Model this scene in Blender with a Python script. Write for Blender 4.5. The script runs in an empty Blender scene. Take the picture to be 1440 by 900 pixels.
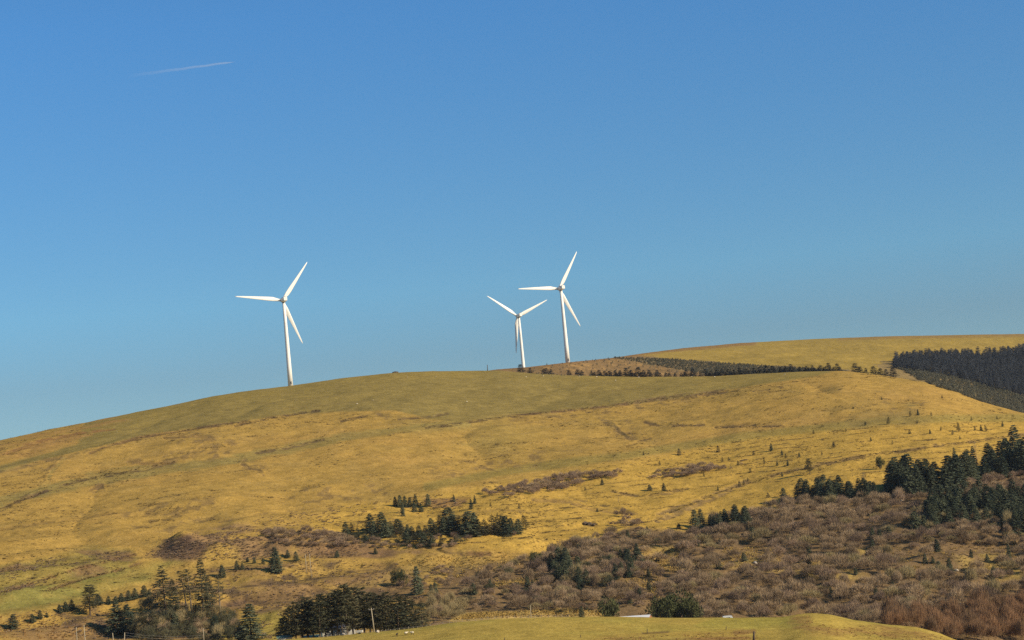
import bpy, bmesh, math, random
import numpy as np
from mathutils import Vector, Matrix

SC = bpy.context.scene
COL = SC.collection
random.seed(7)
RNG = np.random.default_rng(11)
R = math.radians

# ------------------------------------------------------------------ camera
FPX = 2888.0                      # focal length in photograph pixels (1440 wide)
PITCH, ROLL = R(5.0), R(5.3)
Fv = np.array([0, math.cos(PITCH), math.sin(PITCH)])
_u = np.array([0, -math.sin(PITCH), math.cos(PITCH)]); _r = np.array([1.0, 0, 0])
Uv = _u * math.cos(ROLL) + _r * math.sin(ROLL)
Rv = _r * math.cos(ROLL) - _u * math.sin(ROLL)
cd = bpy.data.cameras.new('camera'); cam = bpy.data.objects.new('camera', cd); COL.objects.link(cam)
cd.sensor_width = 36.0; cd.lens = 36.0 * FPX / 1440.0
cd.clip_start = 0.5; cd.clip_end = 60000
cam.matrix_world = Matrix(((Rv[0], Uv[0], -Fv[0], 0), (Rv[1], Uv[1], -Fv[1], 0), (Rv[2], Uv[2], -Fv[2], 0), (0, 0, 0, 1)))
SC.camera = cam

# ------------------------------------------------------------------ sky, sun, exposure
SUN_AZ, SUN_EL = R(116), R(27)    # azimuth clockwise from +Y (view direction)
W = bpy.data.worlds.new('World'); SC.world = W; W.use_nodes = True
nt = W.node_tree; nt.nodes.clear()
sky = nt.nodes.new('ShaderNodeTexSky'); sky.sky_type = 'NISHITA'; sky.sun_disc = False
sky.sun_elevation = SUN_EL; sky.sun_rotation = SUN_AZ
sky.altitude = 3000; sky.air_density = 1.0; sky.dust_density = 0.0; sky.ozone_density = 3.0
# clear polarised winter air: the whole band near the horizon stays deeper than the model's, in every direction
_tc = nt.nodes.new('ShaderNodeTexCoord'); _sz = nt.nodes.new('ShaderNodeSeparateXYZ'); nt.links.new(_tc.outputs['Generated'], _sz.inputs[0])
_cr = nt.nodes.new('ShaderNodeValToRGB'); nt.links.new(_sz.outputs['Z'], _cr.inputs[0]); _e = _cr.color_ramp.elements
_e[0].position = 0.0; _e[0].color = (.45, .53, .52, 1); _e[1].position = .24; _e[1].color = (.46, .85, 1.02, 1)
for _p, _c in [(.072, (.46, .555, .54)), (.105, (.50, .72, .715))]: _q = _e.new(_p); _q.color = (*_c, 1)
hs = nt.nodes.new('ShaderNodeMix'); hs.data_type = 'RGBA'; hs.blend_type = 'MULTIPLY'; hs.inputs['Factor'].default_value = 1.0
bg = nt.nodes.new('ShaderNodeBackground'); bg.inputs['Strength'].default_value = 0.103
wo = nt.nodes.new('ShaderNodeOutputWorld')
nt.links.new(sky.outputs[0], hs.inputs['A']); nt.links.new(_cr.outputs[0], hs.inputs['B']); nt.links.new(hs.outputs['Result'], bg.inputs[0]); nt.links.new(bg.outputs[0], wo.inputs[0])
sd = bpy.data.lights.new('sun', 'SUN'); sd.energy = 4.8; sd.angle = R(0.5); sd.color = (1.0, 0.86, 0.64)
sun = bpy.data.objects.new('sun', sd); COL.objects.link(sun)
_s = Vector((math.sin(SUN_AZ) * math.cos(SUN_EL), math.cos(SUN_AZ) * math.cos(SUN_EL), math.sin(SUN_EL)))
sun.rotation_euler = _s.to_track_quat('Z', 'Y').to_euler(); sun.location = (300, -200, 300)
SC.view_settings.view_transform = 'Standard'; SC.view_settings.look = 'None'
SC.view_settings.exposure = 0.38; SC.view_settings.gamma = 1.0
HAZE = 0.000024
SC.render.engine = 'CYCLES'
SC.cycles.max_bounces = 4; SC.cycles.diffuse_bounces = 2; SC.cycles.transparent_max_bounces = 8
SC.cycles.volume_bounces = 0
SC.cycles.use_denoising = False

# ------------------------------------------------------------------ projection helpers
def project(P):
    P = np.asarray(P, float); X = P @ Rv; Y = P @ Uv; Z = np.maximum(P @ Fv, 1e-3)
    return 720 + FPX * X / Z, 450 - FPX * Y / Z
def ray(px, py):
    d = Fv + Rv * (px - 720) / FPX + Uv * (450 - py) / FPX
    return math.atan2(d[0], d[1]), d[2] / math.hypot(d[0], d[1])

# ------------------------------------------------------------------ noise
def _hash(ix, iy, seed):
    n = (ix.astype(np.int64) * 374761393 + iy.astype(np.int64) * 668265263 + seed * 1442695041) & 0xffffffff
    n = ((n ^ (n >> 13)) * 1274126177) & 0xffffffff
    return ((n ^ (n >> 16)) & 0xffff) / 65535.0
def vnoise(x, y, seed=0):
    ix = np.floor(x); iy = np.floor(y); fx = x - ix; fy = y - iy
    fx = fx * fx * (3 - 2 * fx); fy = fy * fy * (3 - 2 * fy)
    a = _hash(ix, iy, seed); b = _hash(ix + 1, iy, seed); c = _hash(ix, iy + 1, seed); d = _hash(ix + 1, iy + 1, seed)
    return (a + (b - a) * fx) * (1 - fy) + (c + (d - c) * fx) * fy
def fbm(x, y, scale, octv=4, seed=0):
    o = 0; amp = 1; tot = 0
    for k in range(octv):
        o = o + amp * vnoise(x / scale * 2 ** k + 17.3 * k, y / scale * 2 ** k - 9.1 * k, seed + k); tot += amp; amp *= 0.55
    return o / tot                     # 0..1

# ------------------------------------------------------------------ terrain: curves traced along the land, each with its distance
K_C = [(-300, 985), (-100, 960), (0, 945), (200, 922), (300, 909), (380, 901), (480, 893.5), (560, 885.5), (600, 881), (640, 874.5), (700, 870), (760, 868.2), (870, 867.6), (960, 868.5), (1060, 869.5), (1095, 868), (1122, 863.5), (1140, 862), (1165, 864), (1200, 872), (1245, 878), (1290, 882), (1320, 890), (1345, 900), (1440, 925), (1740, 970)]
S_C = [(-300, 955), (0, 922), (200, 909), (400, 902), (560, 892), (700, 881), (900, 877), (1100, 877), (1300, 889), (1440, 903), (1740, 935)]
R1_C = [(-300, 690), (-100, 640), (0, 619), (60, 606), (120, 594), (180, 582), (240, 570), (300, 557), (360, 548), (410, 542.5), (480, 532), (550, 524.5), (600, 522), (700, 521), (740, 524.5), (800, 528), (900, 530), (1000, 529.5), (1060, 526), (1120, 523), (1180, 521.5), (1200, 523), (1240, 528), (1300, 537), (1340, 549), (1380, 565), (1420, 576), (1440, 581), (1560, 612), (1740, 660)]
R1_R = [(-300, 1420), (0, 1500), (400, 1640), (700, 1680), (1000, 1600), (1200, 1500), (1440, 1350), (1740, 1250)]
R2_C = [(-300, 760), (400, 590), (600, 545), (680, 522), (700, 519.5), (740, 516.5), (800, 509.5), (860, 503.5), (900, 497.5), (960, 489.5), (1040, 482.5), (1150, 476.5), (1260, 472.5), (1440, 469.5), (1740, 466)]
R2_R = [(-300, 1700), (400, 1800), (700, 1740), (800, 1756), (860, 1830), (960, 2100), (1150, 2450), (1440, 2700), (1740, 2800)]

ANG = np.concatenate([np.arange(-180, -24, 4.0), np.arange(-24, -17, 0.5), np.linspace(-17, 17, 960), np.arange(17.5, 24, 0.5), np.arange(24, 180, 4.0)])
PHI = np.radians(ANG)
def curve_t(C):
    q = sorted(ray(px, py) for px, py in C); a = np.array(q)
    t = np.interp(PHI, a[:, 0], a[:, 1])
    k = np.exp(-np.linspace(-2, 2, 13) ** 2); k /= k.sum()
    tp = np.pad(t, 6, mode='edge'); return np.convolve(tp, k, 'valid')
def curve_r(C):
    q = sorted((ray(px, 650)[0], r) for px, r in C); a = np.array(q)
    r = np.interp(PHI, a[:, 0], a[:, 1])
    k = np.ones(41) / 41; return np.convolve(np.pad(r, 20, mode='edge'), k, 'valid')
one = np.ones_like(PHI); dp = 1.0 / FPX
tK, tS, tR1, tR2 = curve_t(K_C), curve_t(S_C), curve_t(R1_C), curve_t(R2_C)
rR1, rR2 = curve_r(R1_R), curve_r(R2_R)
rR2 = np.maximum(rR2, rR1 + 80)
def mixr(w): return 705 + (rR1 - 705) * w
def mixt(v): return tS + (tR1 - tS) * v
knots = [(one, -1.7 * one), (20 * one, -.175 * one), (150 * one, -.15 * one), (350 * one, -.137 * one), (450 * one, -.115 * one),
         (520 * one, tK - 48 * dp), (585 * one, tK - 19 * dp), (640 * one, tK), (672 * one, tK - 11 * dp), (705 * one, np.minimum(tS, tK - 8 * dp)),
         (mixr(.30), mixt(.42)), (mixr(.60), mixt(.745)), (mixr(.84), mixt(.945)), (rR1, tR1),
         (rR1 + 30, tR1 - 3.5 * dp), (rR1 + 50, np.minimum(tR1 - 3.5 * dp, tR2 - 2 * dp)),
         (rR2, tR2), (rR2 + 350, tR2 - 30 * dp), (5200 * one, -.02 * one), (9000 * one, -.02 * one), (12000 * one, -.016 * one)]
KR = np.array([k[0] for k in knots]); KT = np.array([k[1] for k in knots])     # (nk, nphi)
RG = np.concatenate([np.array([.6, 1.5, 4, 9, 15]), np.arange(22, 500, 16.0), np.arange(500, 705, 3.0), np.arange(705, 1000, 1.7), np.arange(1000, 1760, 2.3), np.arange(1760, 2900, 9.0), np.geomspace(2910, 12000, 22)])
def pchip_col(xk, yk, x):
    h = np.diff(xk); dl = np.diff(yk) / h; d = np.zeros_like(yk)
    for i in range(1, len(xk) - 1):
        if dl[i - 1] * dl[i] > 0:
            w1 = 2 * h[i] + h[i - 1]; w2 = h[i] + 2 * h[i - 1]
            d[i] = (w1 + w2) / (w1 / dl[i - 1] + w2 / dl[i])
    d[0] = dl[0]; d[-1] = dl[-1]
    j = np.clip(np.searchsorted(xk, x) - 1, 0, len(h) - 1); s = (x - xk[j]) / h[j]
    s2 = s * s; s3 = s2 * s
    return (2 * s3 - 3 * s2 + 1) * yk[j] + (s3 - 2 * s2 + s) * h[j] * d[j] + (-2 * s3 + 3 * s2) * yk[j + 1] + (s3 - s2) * h[j] * d[j + 1]
TT = np.empty((len(PHI), len(RG)))
for i in range(len(PHI)): TT[i] = pchip_col(KR[:, i], KT[:, i], RG)
GX = np.sin(PHI)[:, None] * RG[None, :]; GY = np.cos(PHI)[:, None] * RG[None, :]
ZZ = TT * RG[None, :]
# relief: broad folds, gullies, benches and small hummocks
rr = RG[None, :] * np.ones_like(TT)
def bell(x, c, w): return np.exp(-((x - c) / w) ** 2)
crest = np.clip(np.minimum(np.abs(rr - rR1[:, None]) / 170, np.abs(rr - rR2[:, None]) / 300), 0.0, 1)
slope_w = np.clip((rr - 700) / 60, 0, 1) * crest
n1 = fbm(GX, GY * .7, 150, 3, 5) - .5; n2 = fbm(GX, GY, 42, 3, 9) - .5; n3 = fbm(GX, GY, 11, 3, 21) - .5
gul = 1 - np.abs(2 * fbm(GX + 60 * n1, GY * .35, 95, 2, 33) - 1) * 2.6
gul = np.clip(gul, 0, 1) ** 3
lower = np.clip((1180 - rr) / 300, 0, 1)
ZZ = ZZ + slope_w * (n1 * 10 + n2 * (3.0 + 4.5 * lower) + -gul * 1.1 * (rr < rR1[:, None])) + n3 * (0.5 + 0.9 * slope_w * (0.4 + lower)) * np.clip(rr / 300, 0, 1) * (rr < 3200)
# benches (old tramway / drains) following the contours of the lower slope
ZZ += slope_w * lower * 0.9 * np.sin(ZZ * 0.85 + 4 * n1)
kn = bell(rr, 610, 55); ZZ += slope_w * (fbm(GX, GY * .8, 24, 2, 47) - .5) * 2.2
ZZ += kn * (fbm(GX, GY, 18, 3, 44) - .5) * 0.5

DENSE = (ANG >= -17) & (ANG <= 17); i0 = np.argmax(DENSE); i1 = len(ANG) - np.argmax(DENSE[::-1])
PD = PHI[i0:i1]; 
def _bil(A, phi, r):
    fi = np.clip((phi - PD[0]) / (PD[-1] - PD[0]) * (len(PD) - 1), 0, len(PD) - 1.001); a = fi.astype(int); f = fi - a
    j = np.clip(np.searchsorted(RG, r) - 1, 0, len(RG) - 2); g = (r - RG[j]) / (RG[j + 1] - RG[j]); a = a + i0
    return (A[a, j] * (1 - f) + A[a + 1, j] * f) * (1 - g) + (A[a, j + 1] * (1 - f) + A[a + 1, j + 1] * f) * g
def gz(x, y):
    x = np.atleast_1d(np.asarray(x, float)); y = np.atleast_1d(np.asarray(y, float))
    return _bil(ZZ, np.arctan2(x, y), np.hypot(x, y))
_rs = np.arange(500, 2900, 2.0)
_TG = []
def _build_tg():
    _TG.clear(); _TG.append(np.stack([np.interp(_rs, RG, ZZ[i]) / _rs for i in range(i0, i1)]).astype(np.float32))
def hit(px, py, rmin=500):
    """first point of the land seen through (px, py) of the photograph, as (x, y, z, r)"""
    phi, t = ray(px, py)
    if not _TG: _build_tg()
    fi = min(max((phi - PD[0]) / (PD[-1] - PD[0]) * (len(PD) - 1), 0), len(PD) - 1.001); a = int(fi); f = fi - a
    k0 = int(np.searchsorted(_rs, rmin)); rs = _rs[k0:]; T = _TG[0][a, k0:] * (1 - f) + _TG[0][a + 1, k0:] * f
    k = int(np.argmax(T >= t))
    if T[k] < t: return None
    if k > 0: r = rs[k - 1] + (rs[k] - rs[k - 1]) * (t - T[k - 1]) / max(T[k] - T[k - 1], 1e-9)
    else: r = rs[k]
    x, y = math.sin(phi) * r, math.cos(phi) * r
    k = min(int((r - 500) / 2), len(_rs) - 2); g = (r - _rs[k]) / 2; A = _TG[0]
    z = r * ((A[a, k] * (1 - f) + A[a + 1, k] * f) * (1 - g) + (A[a, k + 1] * (1 - f) + A[a + 1, k + 1] * f) * g)
    return x, y, float(z), r
def at_range(px, r, py=650):
    phi, _ = ray(px, py); x, y = math.sin(phi) * r, math.cos(phi) * r
    return x, y, float(gz(x, y)[0]), r

# local mounds and pits at traced places: (px, py, half width m, half depth m, height m)
for px, py, wx, wy, hh in [(262, 772, 9, 10, 6.0), (330, 778, 26, 14, 5.5), (395, 770, 16, 12, 2.5), (345, 862, 12, 8, 2.0), (140, 873, 14, 8, 1.6),
                           (640, 768, 40, 9, 2.2), (505, 775, 26, 9, 2.5), (1055, 760, 20, 12, 3), (960, 775, 18, 12, 3), (230, 850, 12, 7, 2.0), (1340, 785, 20, 10, 2.5)]:
    h = hit(px, py)
    if h is None: continue
    a = math.atan2(h[0], h[1]); dx = GX - h[0]; dy = GY - h[1]
    u = dx * math.cos(a) - dy * math.sin(a); v = dx * math.sin(a) + dy * math.cos(a)
    ZZ += hh * np.exp(-(u / wx) ** 2 - (v / wy) ** 2) * (0.75 + 0.5 * (n3 + .5))

_build_tg()
# ------------------------------------------------------------------ ground cover colours (what grows there), painted per vertex
PXg, PYg = project(np.stack([GX, GY, ZZ], -1))
front = (np.abs(PHI) < R(40))[:, None] & (rr > 450)
PXg = np.where(front, PXg, -2000); PYg = np.where(front, PYg, 2500)
wx_ = (fbm(GX, GY, 30, 3, 51) - .5); wy_ = (fbm(GX, GY, 30, 3, 61) - .5)
fx_ = (fbm(GX, GY, 6, 2, 71) - .5); fy_ = (fbm(GX, GY, 6, 2, 81) - .5)
WPX = PXg + wx_ * 26 + fx_ * 10; WPY = PYg + wy_ * 9 + fy_ * 4
def seg_d(X, Y, x0, y0, x1, y1, sy=1.0):
    dx, dy = x1 - x0, (y1 - y0) * sy; t = np.clip(((X - x0) * dx + (Y - y0) * sy * dy) / (dx * dx + dy * dy + 1e-9), 0, 1)
    return np.hypot(X - x0 - t * dx, (Y - y0) * sy - t * dy)
def inside(X, Y, P):
    c = np.zeros(X.shape, bool); n = len(P)
    for i in range(n):
        x0, y0 = P[i]; x1, y1 = P[(i + 1) % n]
        if y0 == y1: continue
        m = ((y0 > Y) != (y1 > Y)) & (X < (x1 - x0) * (Y - y0) / (y1 - y0) + x0); c ^= m
    return c
def poly_mask(P, soft=5.0, X=None, Y=None):
    X = WPX if X is None else X; Y = WPY if Y is None else Y
    xs = [p[0] for p in P]; ys = [p[1] for p in P]
    box = (X > min(xs) - 20) & (X < max(xs) + 20) & (Y > min(ys) - 20) & (Y < max(ys) + 20)
    out = np.zeros(X.shape); x = X[box]; y = Y[box]
    if x.size == 0: return out
    ins = inside(x, y, P); d = np.full(x.shape, 1e9)
    for i in range(len(P)): d = np.minimum(d, seg_d(x, y, *P[i], *P[(i + 1) % len(P)], sy=1.8))
    out[box] = np.clip(.5 + np.where(ins, d, -d) / soft, 0, 1); return out
def line_mask(L, w0, w1=None, warp=.35, soft=1.2):
    w1 = w0 if w1 is None else w1
    X = PXg + (WPX - PXg) * warp * .6; Y = PYg + (WPY - PYg) * warp
    xs = [p[0] for p in L]; ys = [p[1] for p in L]
    box = (X > min(xs) - 20) & (X < max(xs) + 20) & (Y > min(ys) - 20) & (Y < max(ys) + 20)
    out = np.zeros(X.shape); x = X[box]; y = Y[box]
    if x.size == 0: return out
    m = np.zeros(x.shape); n = len(L) - 1
    for i in range(n):
        w = w0 + (w1 - w0) * (i + .5) / n
        m = np.maximum(m, np.clip(1 - (seg_d(x, y, *L[i], *L[i + 1]) - w) / soft, 0, 1))
    out[box] = m; return out
def c3(*a): return np.array(a, float)
GOLD, SHELF, OLIVE, GREEN = c3(.395, .250, .062), c3(.45, .284, .060), c3(.245, .183, .056), c3(.215, .19, .050)
HEATH, DARKB, FLOOR, FIELD, FAR = c3(.21, .135, .06), c3(.085, .055, .035), c3(.19, .125, .06), c3(.385, .275, .062), c3(.315, .22, .055)
col = np.empty(GX.shape + (3,)); col[:] = GOLD
def blend(mask, c, k=1.0):
    global col
    m = np.clip(mask * k, 0, 1)[..., None]; col = col * (1 - m) + c * m
nA = fbm(GX, GY, 70, 4, 101); nB = fbm(GX, GY, 16, 3, 111); nC = fbm(GX, GY, 4.5, 2, 121)
blend(np.clip((nA - .5) * 4, 0, 1), c3(.33, .218, .055), .6)
blend(np.clip((nB - .55) * 5, 0, 1), c3(.30, .20, .06), .5)
blend(np.clip((.42 - nA) * 5, 0, 1), c3(.41, .25, .068), .6)
far = np.clip((rr - (rR1[:, None] + 20)) / 25, 0, 1)
blend(far, FAR)
blend(far * np.clip((nA - .5) * 4, 0, 1), c3(.34, .235, .055), .7)
near = np.clip((690 - rr) / 12, 0, 1)
blend(near, FIELD)
HEATHP = [(862, 503), (930, 504), (1000, 509), (1100, 516), (1190, 522), (1190, 526), (1100, 527), (1000, 527), (950, 519), (900, 510)]
# heath behind the near ridge, brown cap of the far moor
blend(poly_mask([(640, 515), (740, 505), (860, 496), (930, 503), (1000, 509), (1100, 516), (1200, 523), (1000, 531), (860, 534), (740, 530), (650, 526)], 4) * far, HEATH)
blend(poly_mask([(640, 515), (740, 505), (860, 496), (930, 503), (1000, 509), (1100, 516), (1200, 523), (1000, 531), (860, 534), (740, 530), (650, 526)], 4) * far * np.clip((fbm(GX, GY, 9, 3, 181) - .5) * 6, 0, 1), c3(.33, .20, .075), .8)
blend(far * line_mask([(640, 519), (740, 515), (860, 502), (960, 489.5), (1060, 482)], 2.0, soft=3), c3(.24, .14, .06), .8)
blend(far * line_mask([(1180, 476), (1300, 473), (1440, 471), (1600, 470)], 1.2, soft=2.5), c3(.25, .15, .065), .55)
blend(far * poly_mask([(1240, 508), (1340, 508), (1470, 540), (1480, 600), (1400, 590), (1300, 545), (1240, 532)], 4), c3(.24, .17, .08), .8)
blend(poly_mask(HEATHP, 4) * far, c3(.17, .135, .07), .75)
# pasture, green lanes
nf = 1 - far
PASTURE = [(120, 592), (200, 572), (300, 550), (410, 536), (550, 517), (700, 514), (860, 522), (1060, 518), (1190, 516), (1150, 528), (1090, 538), (1000, 552), (900, 567), (800, 577), (700, 588), (640, 594), (600, 588), (555, 577), (480, 579), (400, 584), (330, 595), (260, 604), (200, 614), (120, 632), (60, 648), (0, 664), (-60, 680), (-60, 668), (40, 644), (110, 624)]
pm = poly_mask(PASTURE, 4, PXg + (WPX - PXg) * .35, PYg + (WPY - PYg) * .35) * nf
blend(pm, OLIVE)
ridge_band = np.clip(1 - (rR1[:, None] - rr) / 230, 0, 1) * pm
blend(ridge_band * np.clip((nA - .35) * 3, 0, 1), c3(.31, .222, .055), .75)
blend(line_mask([(655, 594), (600, 599), (540, 606), (480, 613), (430, 626), (380, 638), (300, 649), (200, 663), (130, 674), (60, 690), (0, 705), (-60, 722)], 2.6, 7, warp=1.2, soft=4) * nf * (.6 + .4 * nB), c3(.245, .195, .062), .85)
blend(poly_mask([(0, 800), (60, 786), (120, 772), (180, 776), (190, 795), (250, 790), (215, 812), (130, 838), (60, 855), (-40, 868), (-60, 815)], 22) * (.6 + .4 * np.clip((nB - .36) * 5, 0, 1)), GREEN, .95)
blend(poly_mask([(0, 800), (60, 786), (120, 772), (180, 776), (190, 795), (100, 815), (-40, 838), (-60, 815)], 10) * np.clip((nB - .42) * 5, 0, 1), c3(.22, .13, .06), .8)
blend(poly_mask([(560, 590), (700, 588), (760, 610), (700, 640), (620, 630)], 40) * np.clip((nA - .4) * 4, 0, 1), c3(.31, .22, .06), .6)
# left shoulder, orange-brown patches
blend(poly_mask([(-60, 640), (0, 622), (60, 608), (150, 588), (190, 590), (120, 615), (40, 640), (-40, 660)], 8) * np.clip((nB - .3) * 2.5, 0, 1), c3(.33, .19, .06), .8)
# bright rush-covered shelf with its drains
shelf = poly_mask([(430, 735), (480, 712), (600, 697), (700, 678), (800, 663), (900, 646), (1000, 622), (1150, 603), (1300, 592), (1440, 588), (1520, 590), (1520, 625), (1440, 618), (1300, 668), (1200, 678), (1090, 705), (950, 745), (850, 765), (760, 775), (640, 772), (500, 772)], 14) * nf
blend(shelf, SHELF)
zf = ZZ + n1 * 6 + n2 * 3
drains = np.clip(1 - np.abs(((zf / 2.6) % 1) - .5) * 9, 0, 1) * np.clip((nB - .45) * 6, 0, 1)
blend(shelf * drains, c3(.20, .125, .05), .75)
blend(nf * (1 - shelf) * np.clip(1 - np.abs(((zf / 7.5) % 1) - .5) * 22, 0, 1) * np.clip((nA - .52) * 8, 0, 1) * (rr > 700), c3(.2, .13, .05), .6)
lane = [(1440, 588), (1340, 588), (1240, 592), (1140, 603), (1050, 613), (960, 627), (880, 640), (800, 650), (700, 664), (600, 684)]
blend(line_mask(lane, 3.5, soft=4) * nf, c3(.26, .20, .055), .75)
blend(line_mask([(1280, 575), (1300, 590), (1240, 590), (1200, 592)], 6, soft=8) * nf * np.clip((nB - .3) * 3, 0, 1), c3(.24, .175, .06), .7)
# brown scrub floor
blend(poly_mask([(1480, 640), (1440, 655), (1360, 680), (1240, 692), (1100, 715), (960, 748), (880, 742), (820, 765), (740, 785), (650, 795), (615, 830), (610, 905), (1480, 930)], 10) * (1 - near), FLOOR)
gap = np.clip((fbm(GX, GY, 24, 3, 131) - .5) * 7, 0, 1)
blend(poly_mask([(900, 765), (1100, 755), (1200, 770), (1440, 768), (1440, 812), (1200, 815), (1080, 805), (900, 800)], 14) * gap, c3(.36, .25, .075), .9)
blend(poly_mask([(700, 770), (860, 755), (960, 790), (960, 840), (800, 850), (700, 820)], 20) * gap, c3(.33, .21, .075), .7)
blend(poly_mask([(200, 782), (245, 756), (330, 738), (400, 746), (470, 748), (560, 770), (640, 770), (640, 778), (500, 788), (400, 778), (330, 792), (240, 788)], 12) * np.clip((fbm(GX, GY, 14, 3, 351) - .36) * 5, 0, 1), c3(.22, .135, .07), .8)
blend(poly_mask([(215, 782), (232, 762), (262, 752), (285, 768), (280, 786), (230, 790)], 7), c3(.14, .085, .055), .75)
lowl = poly_mask([(-60, 880), (60, 862), (200, 832), (300, 800), (450, 790), (560, 792), (620, 830), (620, 905), (-60, 940)], 12) * (1 - near)
blend(lowl * np.clip((fbm(GX, GY, 20, 4, 141) - .42) * 6, 0, 1), c3(.23, .14, .065), .8)
blend(lowl * np.clip((fbm(GX, GY, 13, 3, 151) - .60) * 9, 0, 1), c3(.11, .075, .045), .85)
blend(poly_mask([(370, 862), (560, 800), (640, 790), (700, 775), (690, 790), (620, 815), (500, 830), (420, 860)], 10), c3(.33, .22, .07), .6)
blend(poly_mask([(440, 768), (480, 760), (560, 772), (560, 784), (450, 786)], 6), c3(.20, .12, .06), .6)
blend(poly_mask([(600, 715), (590, 700), (660, 698), (655, 712)], 5), c3(.24, .14, .06), .8)
blend(poly_mask([(640, 862), (800, 856), (860, 862), (870, 880), (640, 890)], 4) * (1 - near), c3(.42, .29, .09), .9)
blend(poly_mask([(300, 880), (390, 858), (420, 880), (400, 905), (300, 905)], 6) * (1 - near), c3(.36, .27, .06), .9)
# traced banks, tracks and hags
brk = np.clip((nC - .38) * 6, 0, 1)
for L, w0, w1, c, k in [
    ([(0, 664), (50, 653), (110, 640)], 1.0, 1.0, c3(.15, .11, .05), .8),
    ([(0, 716), (30, 704), (66, 690)], 1.2, 1.0, DARKB, .8),
    ([(40, 699), (66, 690), (110, 676), (150, 668), (200, 661), (245, 650)], 1.0, .9, DARKB, .9),
    ([(120, 640), (150, 628), (185, 618), (230, 610), (290, 600), (350, 592)], 1.0, 1.2, c3(.15, .09, .045), .9),
    ([(60, 688), (75, 660), (90, 645)], 1.8, 1.2, c3(.24, .18, .055), .9),
    ([(10, 636), (60, 620), (120, 608), (160, 604)], 1.6, .8, c3(.25, .13, .05), .9),
    ([(230, 615), (275, 612), (300, 620)], 3, 2, c3(.22, .13, .05), .6),
    ([(180, 648), (215, 652), (240, 648)], 3, 1, c3(.22, .13, .05), .7),
    ([(270, 640), (290, 625), (315, 630)], 4, 1.2, c3(.18, .12, .05), .6),
    ([(330, 599), (370, 590), (405, 584), (450, 577)], 1.0, .8, DARKB, .85),
    ([(345, 645), (340, 652), (350, 658), (362, 660), (370, 668)], 1.5, 1.2, c3(.16, .10, .05), .8),
    ([(360, 637), (400, 631), (430, 624), (455, 618)], 1.6, .8, c3(.15, .10, .05), .9),
    ([(480, 593), (500, 588), (515, 584)], 1.0, .8, DARKB, .8), ([(530, 583), (550, 586)], 2, 1, c3(.17, .12, .05), .7),
    ([(560, 590), (600, 586), (630, 581)], .9, .8, DARKB, .8),
    ([(600, 602), (640, 596), (680, 590), (720, 585)], 1.4, .8, DARKB, .8),
    ([(720, 586), (780, 579), (830, 574), (880, 568)], 1.0, 1.2, c3(.17, .10, .05), .9),
    ([(880, 567), (930, 560), (1000, 553), (1020, 549)], 2.2, 3.0, c3(.19, .12, .055), .9),
    ([(845, 592), (862, 598), (868, 606), (885, 617), (905, 617)], 1.4, .8, c3(.17, .12, .055), .8),
    ([(905, 594), (925, 598)], 1, .8, DARKB, .8), ([(945, 599), (990, 598)], .9, .9, c3(.15, .1, .05), .9),
    ([(1005, 601), (1050, 598), (1100, 600)], 1.0, 1.0, c3(.17, .11, .05), .9),
    ([(880, 628), (900, 620), (915, 617)], .8, .8, DARKB, .8),
    ([(926, 728), (960, 715), (990, 703), (1020, 690), (1050, 678)], 6.5, 2.2, c3(.22, .145, .065), .9),
    ([(1050, 678), (1100, 666), (1150, 655), (1200, 643), (1300, 629), (1440, 611), (1500, 605)], 1.6, 1.0, c3(.17, .11, .05), .95),
    ([(750, 702), (800, 706), (830, 716), (870, 720)], 2, 1.6, c3(.25, .155, .06), .8),
    ([(860, 690), (900, 698), (940, 693), (965, 687)], 1.1, .9, c3(.17, .11, .05), .9),
    ([(800, 700), (850, 712), (900, 723)], .9, .8, c3(.2, .13, .05), .8),
    ([(620, 730), (700, 716), (760, 720)], .8, .8, c3(.2, .13, .05), .7),
    ([(310, 735), (350, 725), (420, 716), (480, 712)], .9, .7, c3(.18, .12, .05), .7),
    ([(0, 745), (60, 735), (120, 728), (160, 722)], .9, .7, c3(.22, .14, .05), .6),
    ([(130, 690), (142, 683), (146, 693)], 3, 2.5, c3(.17, .105, .05), .8),
    ([(0, 835), (60, 815), (120, 796), (190, 780)], 1.2, .8, c3(.17, .09, .045), .9),
    ([(60, 832), (110, 815), (170, 800), (200, 790)], 1.2, .8, c3(.17, .1, .045), .9),
    ([(30, 795), (120, 780), (180, 775)], 1.2, 1.2, c3(.15, .11, .045), .7),
    ([(90, 880), (130, 868), (170, 862)], 2.5, 2, c3(.10, .065, .04), .8),
    ([(320, 850), (345, 845), (370, 850)], 3, 2, c3(.10, .065, .045), .9),
    ([(340, 842), (400, 838), (430, 840)], 1.5, 1.5, c3(.18, .11, .05), .7),
    ([(600, 770), (630, 777), (680, 782)], 1.0, 1.0, DARKB, .8), ([(650, 780), (690, 778)], 2.2, 1, c3(.13, .07, .045), .8),
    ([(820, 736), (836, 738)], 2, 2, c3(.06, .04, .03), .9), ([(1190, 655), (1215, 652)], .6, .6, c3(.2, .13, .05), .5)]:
    _lm = line_mask(L, w0, w1); ZZ -= _lm * .42 * (.4 + .6 * brk); ZZ += line_mask([(a - .5, b5 - 2.6) for a, b5 in L], w0 + .4, w1 + .4, soft=2) * .3
    blend(_lm * (0.15 + .85 * brk) * (1 - near), c, k * .9)
rag = np.clip((fbm(GX, GY * .42, 5, 3, 191) - .55) * 10, 0, 1)
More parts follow.
